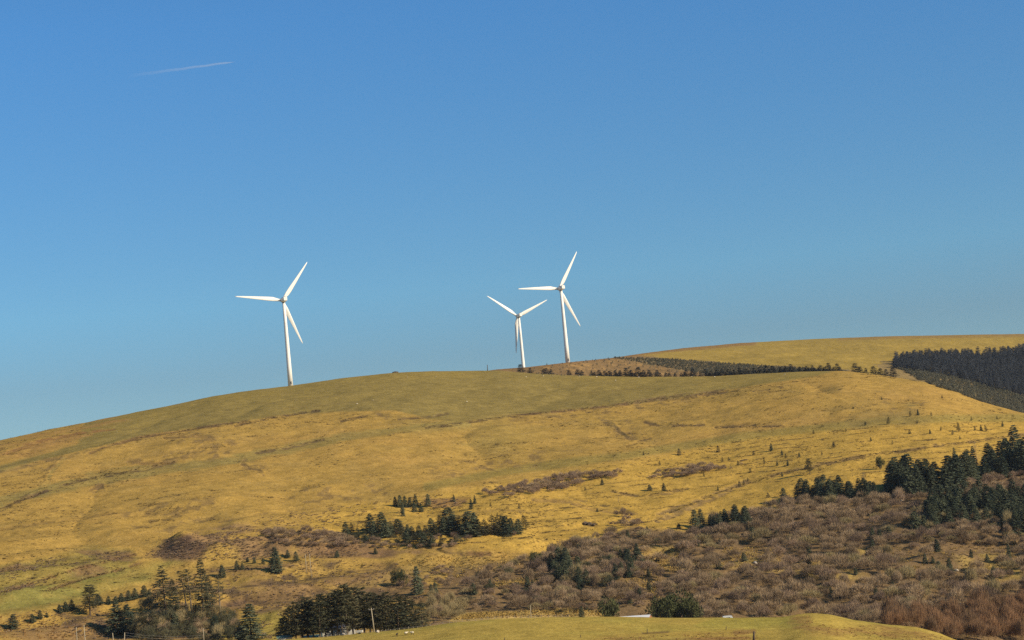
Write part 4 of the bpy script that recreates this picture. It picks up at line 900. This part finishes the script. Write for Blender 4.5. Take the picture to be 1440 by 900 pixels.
round_tree(1238, 660, 15, 19, 'small round-headed tree alone above the scrub, throwing a shadow leftwards', 0)
round_tree(561, 824, 24, 24, 'wide windswept dark tree on the slope above the shelter belt', 1)
round_tree(753, 793, 22, 18, 'dark rounded tree left of the first cluster in the scrub', 0)

# ------------------------------------------------------------------ tussocks and grass
def tuft_mesh(rng, n=9, w=.18):
    T = []
    for k in range(n):
        a = rng.uniform(0, 6.28); d = np.array([math.cos(a), math.sin(a), 0]); T += sliver(d * .25, d * rng.uniform(.6, 1.0) + np.array([0, 0, rng.uniform(.5, 1.0)]), w * 2.2, rng)
    return T
def tufts(name, label, mat_, pts, s0, s1, hz, seed, n=9):
    base = [np.array(tuft_mesh(rg(seed + i), n)).reshape(-1, 3) for i in range(6)]; rn = rg(seed); out = []
    for i, p in enumerate(pts):
        b_ = base[i % 6]; s = rn.uniform(s0, s1); a = rn.uniform(0, 6.28); ca_, sa_ = math.cos(a), math.sin(a)
        q = b_ * np.array([s, s, s * hz]); out.append(np.stack([q[:, 0] * ca_ - q[:, 1] * sa_ + p[0], q[:, 0] * sa_ + q[:, 1] * ca_ + p[1], q[:, 2] + p[2] - .05], -1))
    o = link(name, tris_to_mesh(name, np.concatenate(out), mat_)); return tag(o, label, kind='stuff')
def slope_pts(n, seed, dens=None, r0=705, r1=1600, f0=-15.2, f1=15.2):
    rn = rg(seed); phi = np.radians(rn.uniform(f0, f1, n)); r = rn.uniform(r0, r1, n); x, y = np.sin(phi) * r, np.cos(phi) * r
    k = r < np.interp(phi, PHI, rR1) + 5
    if dens is not None: k &= rn.random(n) < dens(x, y, r)
    x, y = x[k], y[k]; return np.stack([x, y, gz(x, y)], -1)
def not_pasture(x, y):
    z = gz(x, y); a, b2 = project(np.stack([x, y, z], -1)); return ~inside(a, b2, PASTURE)
hag = slope_pts(26000, 5, lambda x, y, r: np.clip((fbm(x, y * .6, 38, 3, 211) - .57) * 7, 0, 1) * .5 * not_pasture(x, y))
tufts('rush_tussocks', 'dark rush tussocks scattered over the golden slope', M['rush'], hag, .5, 1.5, .45, 7)
rn = rg(61); cl = []
cen = slope_pts(4200, 62, lambda x, y, r: np.clip((fbm(x, y, 90, 3, 231) - .40) * 4, .12, 1) * not_pasture(x, y))
for c in cen:
    m = int(rn.integers(3, 16)); L_ = rn.uniform(1.0, 6.5); tilt = rn.normal() * .3
    u = rn.normal(size=m) * L_; v = rn.normal(size=m) * (1.0 + L_ * .16) + u * tilt
    cl.append(np.stack([c[0] + u, c[1] + v], -1))
cl = np.concatenate(cl); cl = np.column_stack([cl, gz(cl[:, 0], cl[:, 1])])
tufts('rush_clumps', 'clumped dark rushes in short streaks over the golden slope', M['rush'], cl, .45, 1.15, .5, 64, 7)
a_, b3 = project(np.stack([GX, GY, ZZ], -1)); sel = (shelf > .6) & (drains * shelf > .35)
ii = np.flatnonzero(sel.ravel()); ii = rn.permutation(ii)[:5200]
dp_ = np.stack([GX.ravel()[ii], GY.ravel()[ii], ZZ.ravel()[ii]], -1)
tufts('drain_rushes', 'lines of dark rushes along the drains of the golden shelf', M['rush'], dp_, .35, .9, .7, 65, 6)
gp = slope_pts(30000, 6, lambda x, y, r: (.35 + .5 * (r < 1250)) * not_pasture(x, y))
tufts('moor_grass', 'bleached grass tussocks covering the slope', M['tuft'], gp, .35, .8, .6, 17, 6)
low = []
for P, n_, md in [([(-20, 862), (60, 858), (200, 830), (300, 798), (450, 788), (560, 792), (620, 830), (615, 880), (400, 900), (-20, 905)], 3600, 1.0), ([(200, 784), (245, 754), (330, 738), (400, 744), (470, 748), (560, 770), (500, 784), (330, 788)], 1500, 1.1),
                  (SCRUB_C, 1800, 1.2), (SCRUB_R, 1800, 1.2), ([(0, 800), (60, 786), (120, 772), (180, 776), (190, 795), (100, 815), (0, 838)], 700, 1.0), ([(300, 735), (480, 712), (640, 690), (640, 720), (480, 745)], 500, 1.2)]:
    low += [q[:3] for q in in_poly(P, n_, md, n_, 690) if fbm(np.array([q[0]]), np.array([q[1]]), 12, 3, 301)[0] > .47]
tufts('low_heather', 'low brown heather and dead fern over the rough lower ground', M['twigp'], low, .4, 1.3, .6, 71, 11)
gr = []
for P in CLEAR + [[(870, 790), (930, 790), (930, 842), (870, 842)], [(560, 790), (700, 775), (760, 790), (640, 815)]]: gr += [q[:3] for q in in_poly(P, 260, 1.2, 333, 690)]
tufts('clearing_grass', 'straw-coloured grass tussocks in the clearings of the scrub', M['tuft'], gr, .5, 1.2, .8, 73, 9)
# tussocks along the traced banks
def along(L, step, jit, seed):
    rn = rg(seed); out = []
    for (x0, y0), (x1, y1) in zip(L, L[1:]):
        n = max(1, int(math.hypot(x1 - x0, y1 - y0) / step))
        for i in range(n):
            t_ = (i + rn.random()) / n; h = hit(x0 + (x1 - x0) * t_ + rn.normal() * jit, y0 + (y1 - y0) * t_ + rn.normal() * jit * .6)
            if h: out.append(h[:3])
    return out
bank = []
for i, L in enumerate([[(0, 716), (66, 690)], [(90, 682), (150, 668), (245, 650)], [(185, 618), (290, 601), (350, 592)], [(330, 599), (405, 584), (450, 577)], [(360, 637), (455, 618)], [(480, 593), (515, 584)], [(600, 602), (680, 590), (880, 568), (1010, 551)], [(880, 566), (1010, 552)],
                       [(845, 592), (868, 606)], [(945, 599), (990, 598)], [(1005, 601), (1100, 600)], [(940, 722), (1020, 690), (1100, 666), (1200, 643), (1440, 611)], [(0, 835), (120, 796), (190, 780)], [(60, 832), (170, 800)], [(210, 735), (250, 725)], [(220, 740), (245, 732)], [(268, 632), (315, 628)], [(545, 612), (580, 607)],
                       [(1060, 555), (1110, 548)], [(650, 650), (720, 640)], [(1000, 555), (1045, 549)], [(1270, 560), (1300, 575)], [(860, 690), (900, 698), (960, 688)], [(820, 735), (838, 737)]]):
    bank += along(L, 1.6, 1.3, 300 + i)
tufts('bank_tussocks', 'dark brown tussocks lining banks and tracks', M['rush'], bank, .5, 1.25, .5, 27)
br = in_poly([(-20, 905), (-20, 862), (40, 868), (110, 885), (100, 905)], 110, 1.4, 91)
tufts('bracken', 'orange dead bracken and stalks in the lower left corner', M['bracken'], [q[:3] for q in br], .6, 1.2, .9, 37, 12)
br = in_poly([(1112, 868), (1136, 866), (1160, 880), (1230, 880), (1330, 896), (1340, 903), (1240, 900), (1140, 890)], 260, 1.0, 92)
br += in_poly([(800, 903), (860, 896), (1060, 888), (1070, 903)], 200, 1.2, 93)
tufts('field_bracken', 'brown dead bracken on the bank and margin of the front field', M['bracken'], [q[:3] for q in br], .35, .8, .5, 47, 9)
rn = rg(8); phi = np.radians(rn.uniform(-15, 15, 12000)); r_ = rn.uniform(540, 668, 12000); x, y = np.sin(phi) * r_, np.cos(phi) * r_
tufts('field_grass', 'short yellow-green grass of the front field', M['tuft'], np.stack([x, y, gz(x, y) - .08], -1), .2, .42, .5, 57, 5)
br = in_poly([(640, 872), (660, 863), (800, 857), (860, 862), (860, 866), (760, 867), (690, 869)], 420, .9, 94, 674)
tufts('rough_grass', 'pale rough grass on the strip behind the field', M['tuft'], [q[:3] for q in br], .6, 1.2, .9, 67, 9)

# ------------------------------------------------------------------ poles, wires, fences
def pole(xt, yt, xb, yb, r, lab, rad=.16, arm=False, name='utility_pole', mat_='pole', cat='pole'):
    pb = at_range(xb, r, yb); pt, tt = ray(xt, yt); top = Vector((math.sin(pt) * r, math.cos(pt) * r, tt * r))
    o = empty(name, pb[:3]); d = top - Vector(pb[:3])
    BM().tube(-d.normalized() * .5, d, rad * 1.2, rad * .8, 10).build('shaft', M[mat_], o, True)
    if arm:
        BM().box(d - Vector((0, 0, .5)), (1.7, .12, .14)).build('crossarm', M['post'], o)
        for s in (-.75, 0, .75): BM().tube(d + Vector((s, 0, -.43)), d + Vector((s, 0, -.13)), .06, .05, 8).build('insulator', M['hub'], o)
    return tag(o, lab, cat), top
def pole_r(xb, yb, rmin=500):
    h = hit(xb, yb, rmin); return h[3]
_, pA = pole(429.3, 779, 431, 806, pole_r(431, 806), 'left of the twin slim pale poles on the lower terrace', .13, False)
_, pB = pole(435.2, 779, 438, 812, pole_r(438, 812), 'right and longer of the twin slim pale poles on the terrace', .13, False)
_, pC = pole(522, 855, 526.5, 889, 655, 'pale leaning wooden pole in front of the shelter belt', .17, True)
_, pD = pole(118, 879, 120, 905, 725, 'taller of two pale poles at bottom left', .16)
_, pE = pole(107, 881.5, 108.7, 905, 728, 'shorter left pole of two at bottom left', .13)
_, pF = pole(158.3, 890, 160.5, 908, 715, 'pale pole top leaning left at the bottom edge', .15)
_, pG = pole(175.3, 889.5, 172.5, 908, 715, 'pale pole top leaning right at the bottom edge', .15)
_, pH = pole(285.6, 883, 286.8, 903, 715, 'thin pale pole in front of the lower-left conifers', .12)
def wire(a, b_, lab, sag=.6):
    bm_ = BM(); pts = [a.lerp(b_, i / 10) - Vector((0, 0, sag * 4 * (i / 10) * (1 - i / 10))) for i in range(11)]; o0 = pts[0].copy()
    for p, q in zip(pts, pts[1:]): bm_.tube(p - o0, q - o0, .018, .018, 5, False)
    o = bm_.build('overhead_wire', M['wire']); o.location = o0; tag(o, lab, 'wire')
wire(pG, pH + Vector((0, 0, -2.4)), 'upper thin wire running right from the leaning pole tops', .9)
wire(pG - Vector((0, 0, .9)), pH + Vector((0, 0, -3.1)), 'lower thin wire running right from the leaning pole tops', .9)
# fence along the rear edge of the field, posts pale
def fence(L, n, hm, lab, mat_, r, rails=0, name='post_fence'):
    pts = []
    for i in range(n):
        s = i / (n - 1) * (len(L) - 1); k = min(int(s), len(L) - 2); f = s - k; px = L[k][0] + (L[k + 1][0] - L[k][0]) * f; py = L[k][1] + (L[k + 1][1] - L[k][1]) * f
        p = at_range(px, r(px) if callable(r) else r, py); pts.append(Vector(p[:3]))
    o = empty(name, pts[0])
    for p in pts:
        hh = hm * random.uniform(.85, 1.15); l = random.uniform(-.08, .08); BM().tube(p - pts[0] - Vector((0, 0, .3)), p - pts[0] + Vector((l, 0, hh)), .075, .065, 6).build('post', M[mat_], o)
    for k in range(rails):
        b_ = BM(); z = hm * (.45 + .4 * k)
        for p, q in zip(pts, pts[1:]): b_.tube(p - pts[0] + Vector((0, 0, z)), q - pts[0] + Vector((0, 0, z)), .02, .02, 4, False)
        b_.build('fence_wire', M['wire'], o)
    return tag(o, lab, 'fence')
fence([(448, 892), (520, 886), (600, 879)], 26, 1.3, 'pale post and wire fence under the shelter belt', 'pole', 652, 2)
fence([(605, 879), (700, 869), (800, 867)], 22, 1.15, 'sparse post fence along the rear brow of the field', 'post', 648, 2)
for px, yt, yb, lab in [(910, 884, 891, 'tall dark fence post standing in the front field'), (816, 892.5, 896.5, 'short dark stump post in the front field'), (709.5, 896.5, 903, 'dark post at the bottom edge of the field'), (1021, 881, 886, 'slanting dark post left of the bank'), (1278, 873.5, 880, 'pale short post on the brow right of the bank'), (1060, 888, 901, 'dark gnarled gatepost at the end of the bracken margin')]:
    h = hit(px, yb); pole(px + .3, yt, px, yb, h[3], lab, .11 if px != 1060 else .3, name='fence_post', mat_='dpost' if px != 1278 else 'pole', cat='post')
pole(745.5, 851, 746.3, 864, 680, 'slim pale marker pole on the grass strip behind the field', .12, name='marker_pole', mat_='pole')
h = hit(685.5, 521.5, 1600); h = h or at_range(685.5, 1690, 521); pole(685.3, 513, 685.6, 521, h[3], 'tiny dark post on the skyline left of the turbine pair', .28, name='skyline_post', mat_='dpost', cat='post')

# ------------------------------------------------------------------ sheep
def sheep_parts(name, loc, rz, dark, lying, lab, grp=None):
    o = empty(name, loc, rz); m_ = M['darkwool'] if dark else M['wool']; dz = -.32 if lying else 0
    BM().ball((0, 0, .68 + dz), (.52, .27, .28), noise=.12).ball((.42, 0, .78 + dz), (.2, .15, .18), noise=.1).build('fleece', m_, o, True)
    hd = BM().ball((.68, 0, .86 + dz), (.17, .085, .1), Matrix.Rotation(.5, 3, 'Y')).build('head', M['darkwool'] if dark else M['wool'], o, True)
    for s in (-1, 1): BM().ball((.6, s * .12, .93 + dz), (.03, .07, .03), sub=1).build('ear', m_, hd)
    if not lying:
        for sx in (-.32, .32):
            for s in (-1, 1): BM().tube((sx, s * .15, -.02), (sx + .03, s * .15, .5), .03, .055, 6).build('leg', M['darkwool'], o)
    else:
        for s in (-1, 1): BM().tube((.35, s * .2, .06), (.62, s * .2, .05), .05, .03, 6).build('leg', m_, o)
    return tag(o, lab, 'sheep', grp)
for px, py, rz, dk, ly, lab in [(558.3, 895, 1.2, True, False, 'black sheep standing in the front field'), (571, 893, .4, False, False, 'cream sheep in the middle of the three in the front field'), (580, 892.5, 3.0, False, False, 'pale sheep with lowered dark head, right of the other two in the field')]:
    h = hit(px, py); sheep_parts('sheep', (h[0], h[1], h[2]), rz, dk, ly, lab, 'sheep in the front field')
for i, (px, py) in enumerate([(573, 531), (613, 531), (502, 569), (740, 530.5), (764, 530), (777, 530), (815, 529.5), (839, 531), (866, 536), (898, 531), (973, 531), (1005, 531), (1104, 527), (657, 566), (525, 564)]):
    h = hit(px, py, 1000)
    if h: sheep_parts('sheep', h[:3], R0(), False, i % 3 == 0, 'distant white sheep, a mere dot on the green ridge pasture', 'distant sheep on the ridge')

# ------------------------------------------------------------------ farm buildings behind the field
def at_dir(px, r): 
    p = at_range(px, r, 875); return p, math.atan2(p[0], p[1])
# white cottage glimpsed between the trunks
p, a = at_dir(474, 700); o = empty('cottage', p[:3], -a + .12)
w2, d2, hw = 5.6, 3.4, 5.0
BM().box((0, 0, hw / 2 - .3), (w2 * 2, d2 * 2, hw + .6)).build('wall', M['wall'], o)
rf = BM().poly([(-w2 - .3, -d2 - .35, hw - .1), (w2 + .3, -d2 - .35, hw - .1), (w2 + .3, 0, hw + 2.3), (-w2 - .3, 0, hw + 2.3), (-w2 - .3, d2 + .35, hw - .1), (w2 + .3, d2 + .35, hw - .1)], [(0, 1, 2, 3), (3, 2, 5, 4), (0, 3, 4), (1, 5, 2), (0, 4, 5, 1)]).build('roof', M['slate'], o)
BM().box((3.8, 0, hw + 2.4), (.8, .7, 1.8)).build('chimney', M['wall'], rf)
for x, z in [(-3.6, 1.5), (3.4, 1.5), (-3.6, 3.9), (0, 3.9), (3.4, 3.9)]:
    wi = BM().box((x, -d2 - .03, z), (1.15, .1, 1.2)).build('window', M['roofw'], o); BM().box((x, -d2 - .09, z), (.95, .05, 1.0)).build('pane', M['glass'], wi)
BM().box((0, -d2 - .04, 1.1), (1.1, .12, 2.2)).build('door', M['door'], o)
tag(o, 'white rendered cottage glimpsed between the trunks of the shelter belt', 'cottage')
# pale shed beside it
p, a = at_dir(437, 694); o = empty('pale_shed', p[:3], -a)
BM().box((0, 0, 1.0), (6.5, 3, 2.6)).build('wall', M['wall'], o); BM().poly([(-3.5, -1.8, 2.25), (3.5, -1.8, 2.25), (3.5, 1.8, 3.0), (-3.5, 1.8, 3.0), (-3.5, -1.8, 2.15), (3.5, -1.8, 2.15), (3.5, 1.8, 2.9), (-3.5, 1.8, 2.9)], [(0, 1, 2, 3), (4, 7, 6, 5), (0, 4, 5, 1), (1, 5, 6, 2), (2, 6, 7, 3), (3, 7, 4, 0)]).build('roof', M['teal'], o)
for x in (-2, .4, 2.3): BM().box((x, -1.53, 1.1), (1.0, .08, 1.6)).build('door', M['teal'], o)
tag(o, 'low pale shed with teal doors behind the left end of the shelter belt', 'shed')
# low green-roofed shed at the end of the shelter belt
p, a = at_dir(399, 676); o = empty('green_roof_shed', p[:3], -a)
_, tt = ray(399, 893.5); ht = tt * 676 - p[2]
BM().box((0, 0, (ht - .7) / 2), (4.6, 3, ht - .7)).build('wall', M['stone'], o)
BM().poly([(-2.7, -1.8, ht - .75), (2.7, -1.8, ht - .75), (2.7, 0, ht), (-2.7, 0, ht), (-2.7, 1.8, ht - .75), (2.7, 1.8, ht - .75)], [(0, 1, 2, 3), (3, 2, 5, 4), (0, 3, 4), (1, 5, 2), (0, 4, 5, 1)]).build('roof', M['teal'], o)
BM().box((-.6, -1.55, ht - 1.3), (1.6, .08, .7)).build('window', M['roofw'], o)
tag(o, 'small shed with a green roof peeping over the field edge left of the shelter belt', 'shed')
# long white-roofed barn, only its roof above the brow
p, a = at_dir(890, 672); _, tt = ray(905, 864.4); zr = tt * 672 - p[2]; o = empty('barn', p[:3], -a - .35)
L2 = 6.0; ze = zr - 1.7
BM().box((0, 0, ze / 2 - .2), (L2 * 2, 6.2, ze + .4)).build('wall', M['brickr'], o)
BM().poly([(-L2 - .3, -3.5, ze - .1), (L2 + .3, -3.5, ze - .1), (L2 + .3, 0, zr), (-L2 - .3, 0, zr), (-L2 - .3, 3.5, ze - .1), (L2 + .3, 3.5, ze - .1)], [(0, 1, 2, 3), (3, 2, 5, 4)]).build('roof', M['roofw'], o)
BM().poly([(L2, -3.1, ze - .1), (L2, 3.1, ze - .1), (L2, 0, zr - .12), (L2 + .06, -3.1, ze - .1), (L2 + .06, 3.1, ze - .1), (L2 + .06, 0, zr - .12)], [(0, 1, 2), (3, 5, 4), (0, 2, 5, 3), (1, 4, 5, 2)]).build('gable', M['brickr'], o)
tag(o, 'barn with long white sheet roof just showing over the brow of the field', 'barn')
# white van behind the brow
p, a = at_dir(1026, 668); _, tt = ray(1026, 865.8); zt = tt * 668 - p[2]; o = empty('parked_van', (p[0], p[1], p[2] + zt - 2.4), -a + .05)
BM().poly([(-2.1, -1, .45), (2.0, -1, .45), (2.0, -1, 1.2), (1.35, -.92, 1.35), (.85, -.88, 2.38), (-2.05, -.9, 2.4), (-2.1, 1, .45), (2.0, 1, .45), (2.0, 1, 1.2), (1.35, .92, 1.35), (.85, .88, 2.38), (-2.05, .9, 2.4)],
          [(0, 1, 2, 3, 4, 5), (11, 10, 9, 8, 7, 6), (0, 6, 7, 1), (1, 7, 8, 2), (2, 8, 9, 3), (3, 9, 10, 4), (4, 10, 11, 5), (5, 11, 6, 0)]).bevel(.06, 2).build('body', M['vanw'], o, False)
BM().poly([(1.36, -.8, 1.42), (1.36, .8, 1.42), (.93, .76, 2.28), (.93, -.76, 2.28), (1.39, -.8, 1.42), (1.39, .8, 1.42), (.96, .76, 2.28), (.96, -.76, 2.28)], [(4, 5, 6, 7), (0, 3, 2, 1), (0, 1, 5, 4), (1, 2, 6, 5), (2, 3, 7, 6), (3, 0, 4, 7)]).build('windscreen', M['glass'], o)
for x0 in (-1.5, -.75, .0): BM().box((x0, -.965, 1.75), (.6, .05, .5), Matrix.Rotation(R(-6), 3, 'X')).build('side_window', M['glass'], o)
for x0 in (-1.4, 1.25):
    for s in (-1, 1):
        wh = BM().tube((x0, s * .78, .35), (x0, s * 1.0, .35), .35, .35, 18).build('wheel', M['rubber'], o); BM().tube((x0, s * .99, .35), (x0, s * 1.02, .35), .2, .2, 12).build('rim', M['hub'], wh)
for s in (-1, 1): BM().box((2.0, s * .75, .95), (.06, .28, .2)).build('headlight', M['roofw'], o)
BM().box((-.6, 0, 2.44), (2.2, 1.2, .1)).build('roof_rack', M['hub'], o)
tag(o, 'white van whose roof and windows show over the brow of the field', 'van')
# field edge stones and trough
random.seed(5)
def boulder(px, py, s, lab, r=None, mt='stone', grp='pale stones at the field edge'):
    h = at_range(px, r, py) if r else hit(px, py); o = BM().ball((0, 0, .25 * s), (.8 * s, .55 * s, .5 * s), sub=2, noise=.35).build('boulder', M[mt])
    o.location = h[:3]; o.rotation_euler = (0, 0, R0()); tag(o, lab, 'rock', grp)
for px, py, s, r in [(373, 892, 1.4, 690), (377, 895, 1.8, 684), (381, 897, 1.5, 680), (384, 898, 1.6, 678), (386, 900, 1.2, 676)]: boulder(px, py, s, 'pinkish pale rock in the heap beside the lone pyramid-shaped spruce', r, grp='rock heap by the lone spruce')
boulder(483, 893.5, 1.0, 'flat pale stone at the field edge below the cottage'); boulder(498, 891, .9, 'left pale stone near the leaning wooden pole'); boulder(531, 889.5, 1.0, 'pale stone right of the leaning pole foot')
p = at_range(556, float(np.interp(ray(556, 523)[0], PHI, rR1)) + 2, 523); o = BM().ball((0, 0, .2), (2.6, 1.8, 1.0), sub=3, noise=.2).build('cairn', M['darkstone']); o.location = p[:3]; tag(o, 'low dark cairn hump on the very top of the green ridge', 'cairn')
# feed trailer near the fence
h = hit(506, 891.5); o = empty('feed_trailer', h[:3], -.1)
BM().box((0, 0, .75), (2.0, 1.1, .7)).bevel(.05, 1).build('box', M['offw'], o); BM().tube((1.0, 0, .45), (1.7, 0, .4), .05, .05, 6).build('drawbar', M['dpost'], o)
for s in (-1, 1): BM().tube((0, s * .55, .28), (0, s * .7, .28), .28, .28, 14).build('wheel', M['rubber'], o)
tag(o, 'small white box trailer at the field edge left of the leaning pole', 'trailer')
# bare rock and rubble on the slope
for i, (px, py, s) in enumerate([(905, 797, 1.5), (912, 800, 1.2), (1062, 793, 1.6), (1070, 797, 1.4), (1075, 800, 1.2), (1085, 838, 1.8), (1345, 803, 1.2), (1268, 705, 1.2), (823, 737, 1.6), (829, 738, 1.6), (835, 739, 1.3)]):
    boulder(px, py, s, 'pale rock outcrop showing between shrubs on the lower slope' if i < 8 else 'rock of the small dark outcrop on the shelf left of the scrub corner', mt='stone' if i < 8 else 'darkstone', grp='rocks on the lower slope' if i < 8 else 'outcrop on the shelf')

# ------------------------------------------------------------------ contrail, 12 km off
a0, t0 = ray(176, 107.4); a1, t1 = ray(330, 86.8); D = 12000
P0 = Vector((math.sin(a0) * D, math.cos(a0) * D, t0 * D)); P1 = Vector((math.sin(a1) * D, math.cos(a1) * D, t1 * D))
b_ = BM(); n = 40; rings = []; d = (P1 - P0).normalized(); e1 = d.cross(Vector((0, 0, 1))).normalized(); e2 = d.cross(e1)
for i in range(n + 1):
    f = i / n; q = (11 - 6.0 * f) * (1 + .25 * math.sin(i * 2.1) * (1 - f)); q = max(.4, q * min(1, (1 - f) * 12 + .05)); c = (P1 - P0) * f + e2 * math.sin(i * .7) * 1.2
    rings.append([c + (e1 * math.cos(6.283 * k / 8) + e2 * math.sin(6.283 * k / 8)) * q for k in range(8)])
ring_mesh(b_, rings)
cm_, t, b = new_mat('ice cloud'); out = t.nodes['Material Output']; b.inputs['Base Color'].default_value = (.8, .82, .86, 1)
tp_ = t.nodes.new('ShaderNodeBsdfTransparent'); ms = t.nodes.new('ShaderNodeMixShader'); tc = t.nodes.new('ShaderNodeTexCoord'); sx = t.nodes.new('ShaderNodeSeparateXYZ')
t.links.new(tc.outputs['Generated'], sx.inputs[0]); mr = t.nodes.new('ShaderNodeMapRange'); mr.inputs['From Min'].default_value = 0; mr.inputs['From Max'].default_value = 1; mr.inputs['To Min'].default_value = .0; mr.inputs['To Max'].default_value = .115
t.links.new(sx.outputs['X'], mr.inputs['Value']); t.links.new(mr.outputs[0], ms.inputs[0]); t.links.new(tp_.outputs[0], ms.inputs[1]); t.links.new(b.outputs[0], ms.inputs[2]); t.links.new(ms.outputs[0], out.inputs[0])
ct = b_.build('contrail', cm_, None, True); ct.location = P0; tag(ct, 'faint white aircraft trail fading leftwards in the blue sky', 'contrail')
print('counts', N_TREE, 'shrubs', len(keep), 'objects', len(bpy.data.objects))

# ------------------------------------------------------------------ thin winter haze over the whole valley
hb = BM().box((0, 0, (float(ZZ.min()) - 1 + 330) / 2), (24600, 24600, 331 - float(ZZ.min())))
hm = bpy.data.materials.new('haze'); hm.use_nodes = True; t = hm.node_tree; t.nodes.clear(); o_ = t.nodes.new('ShaderNodeOutputMaterial')
pv = t.nodes.new('ShaderNodeVolumePrincipled'); pv.inputs['Color'].default_value = (.80, .86, .95, 1); pv.inputs['Density'].default_value = HAZE; pv.inputs['Anisotropy'].default_value = .2
t.links.new(pv.outputs[0], o_.inputs['Volume']); hz = hb.build('haze', hm); tag(hz, 'thin pale winter haze in the air', kind='stuff')
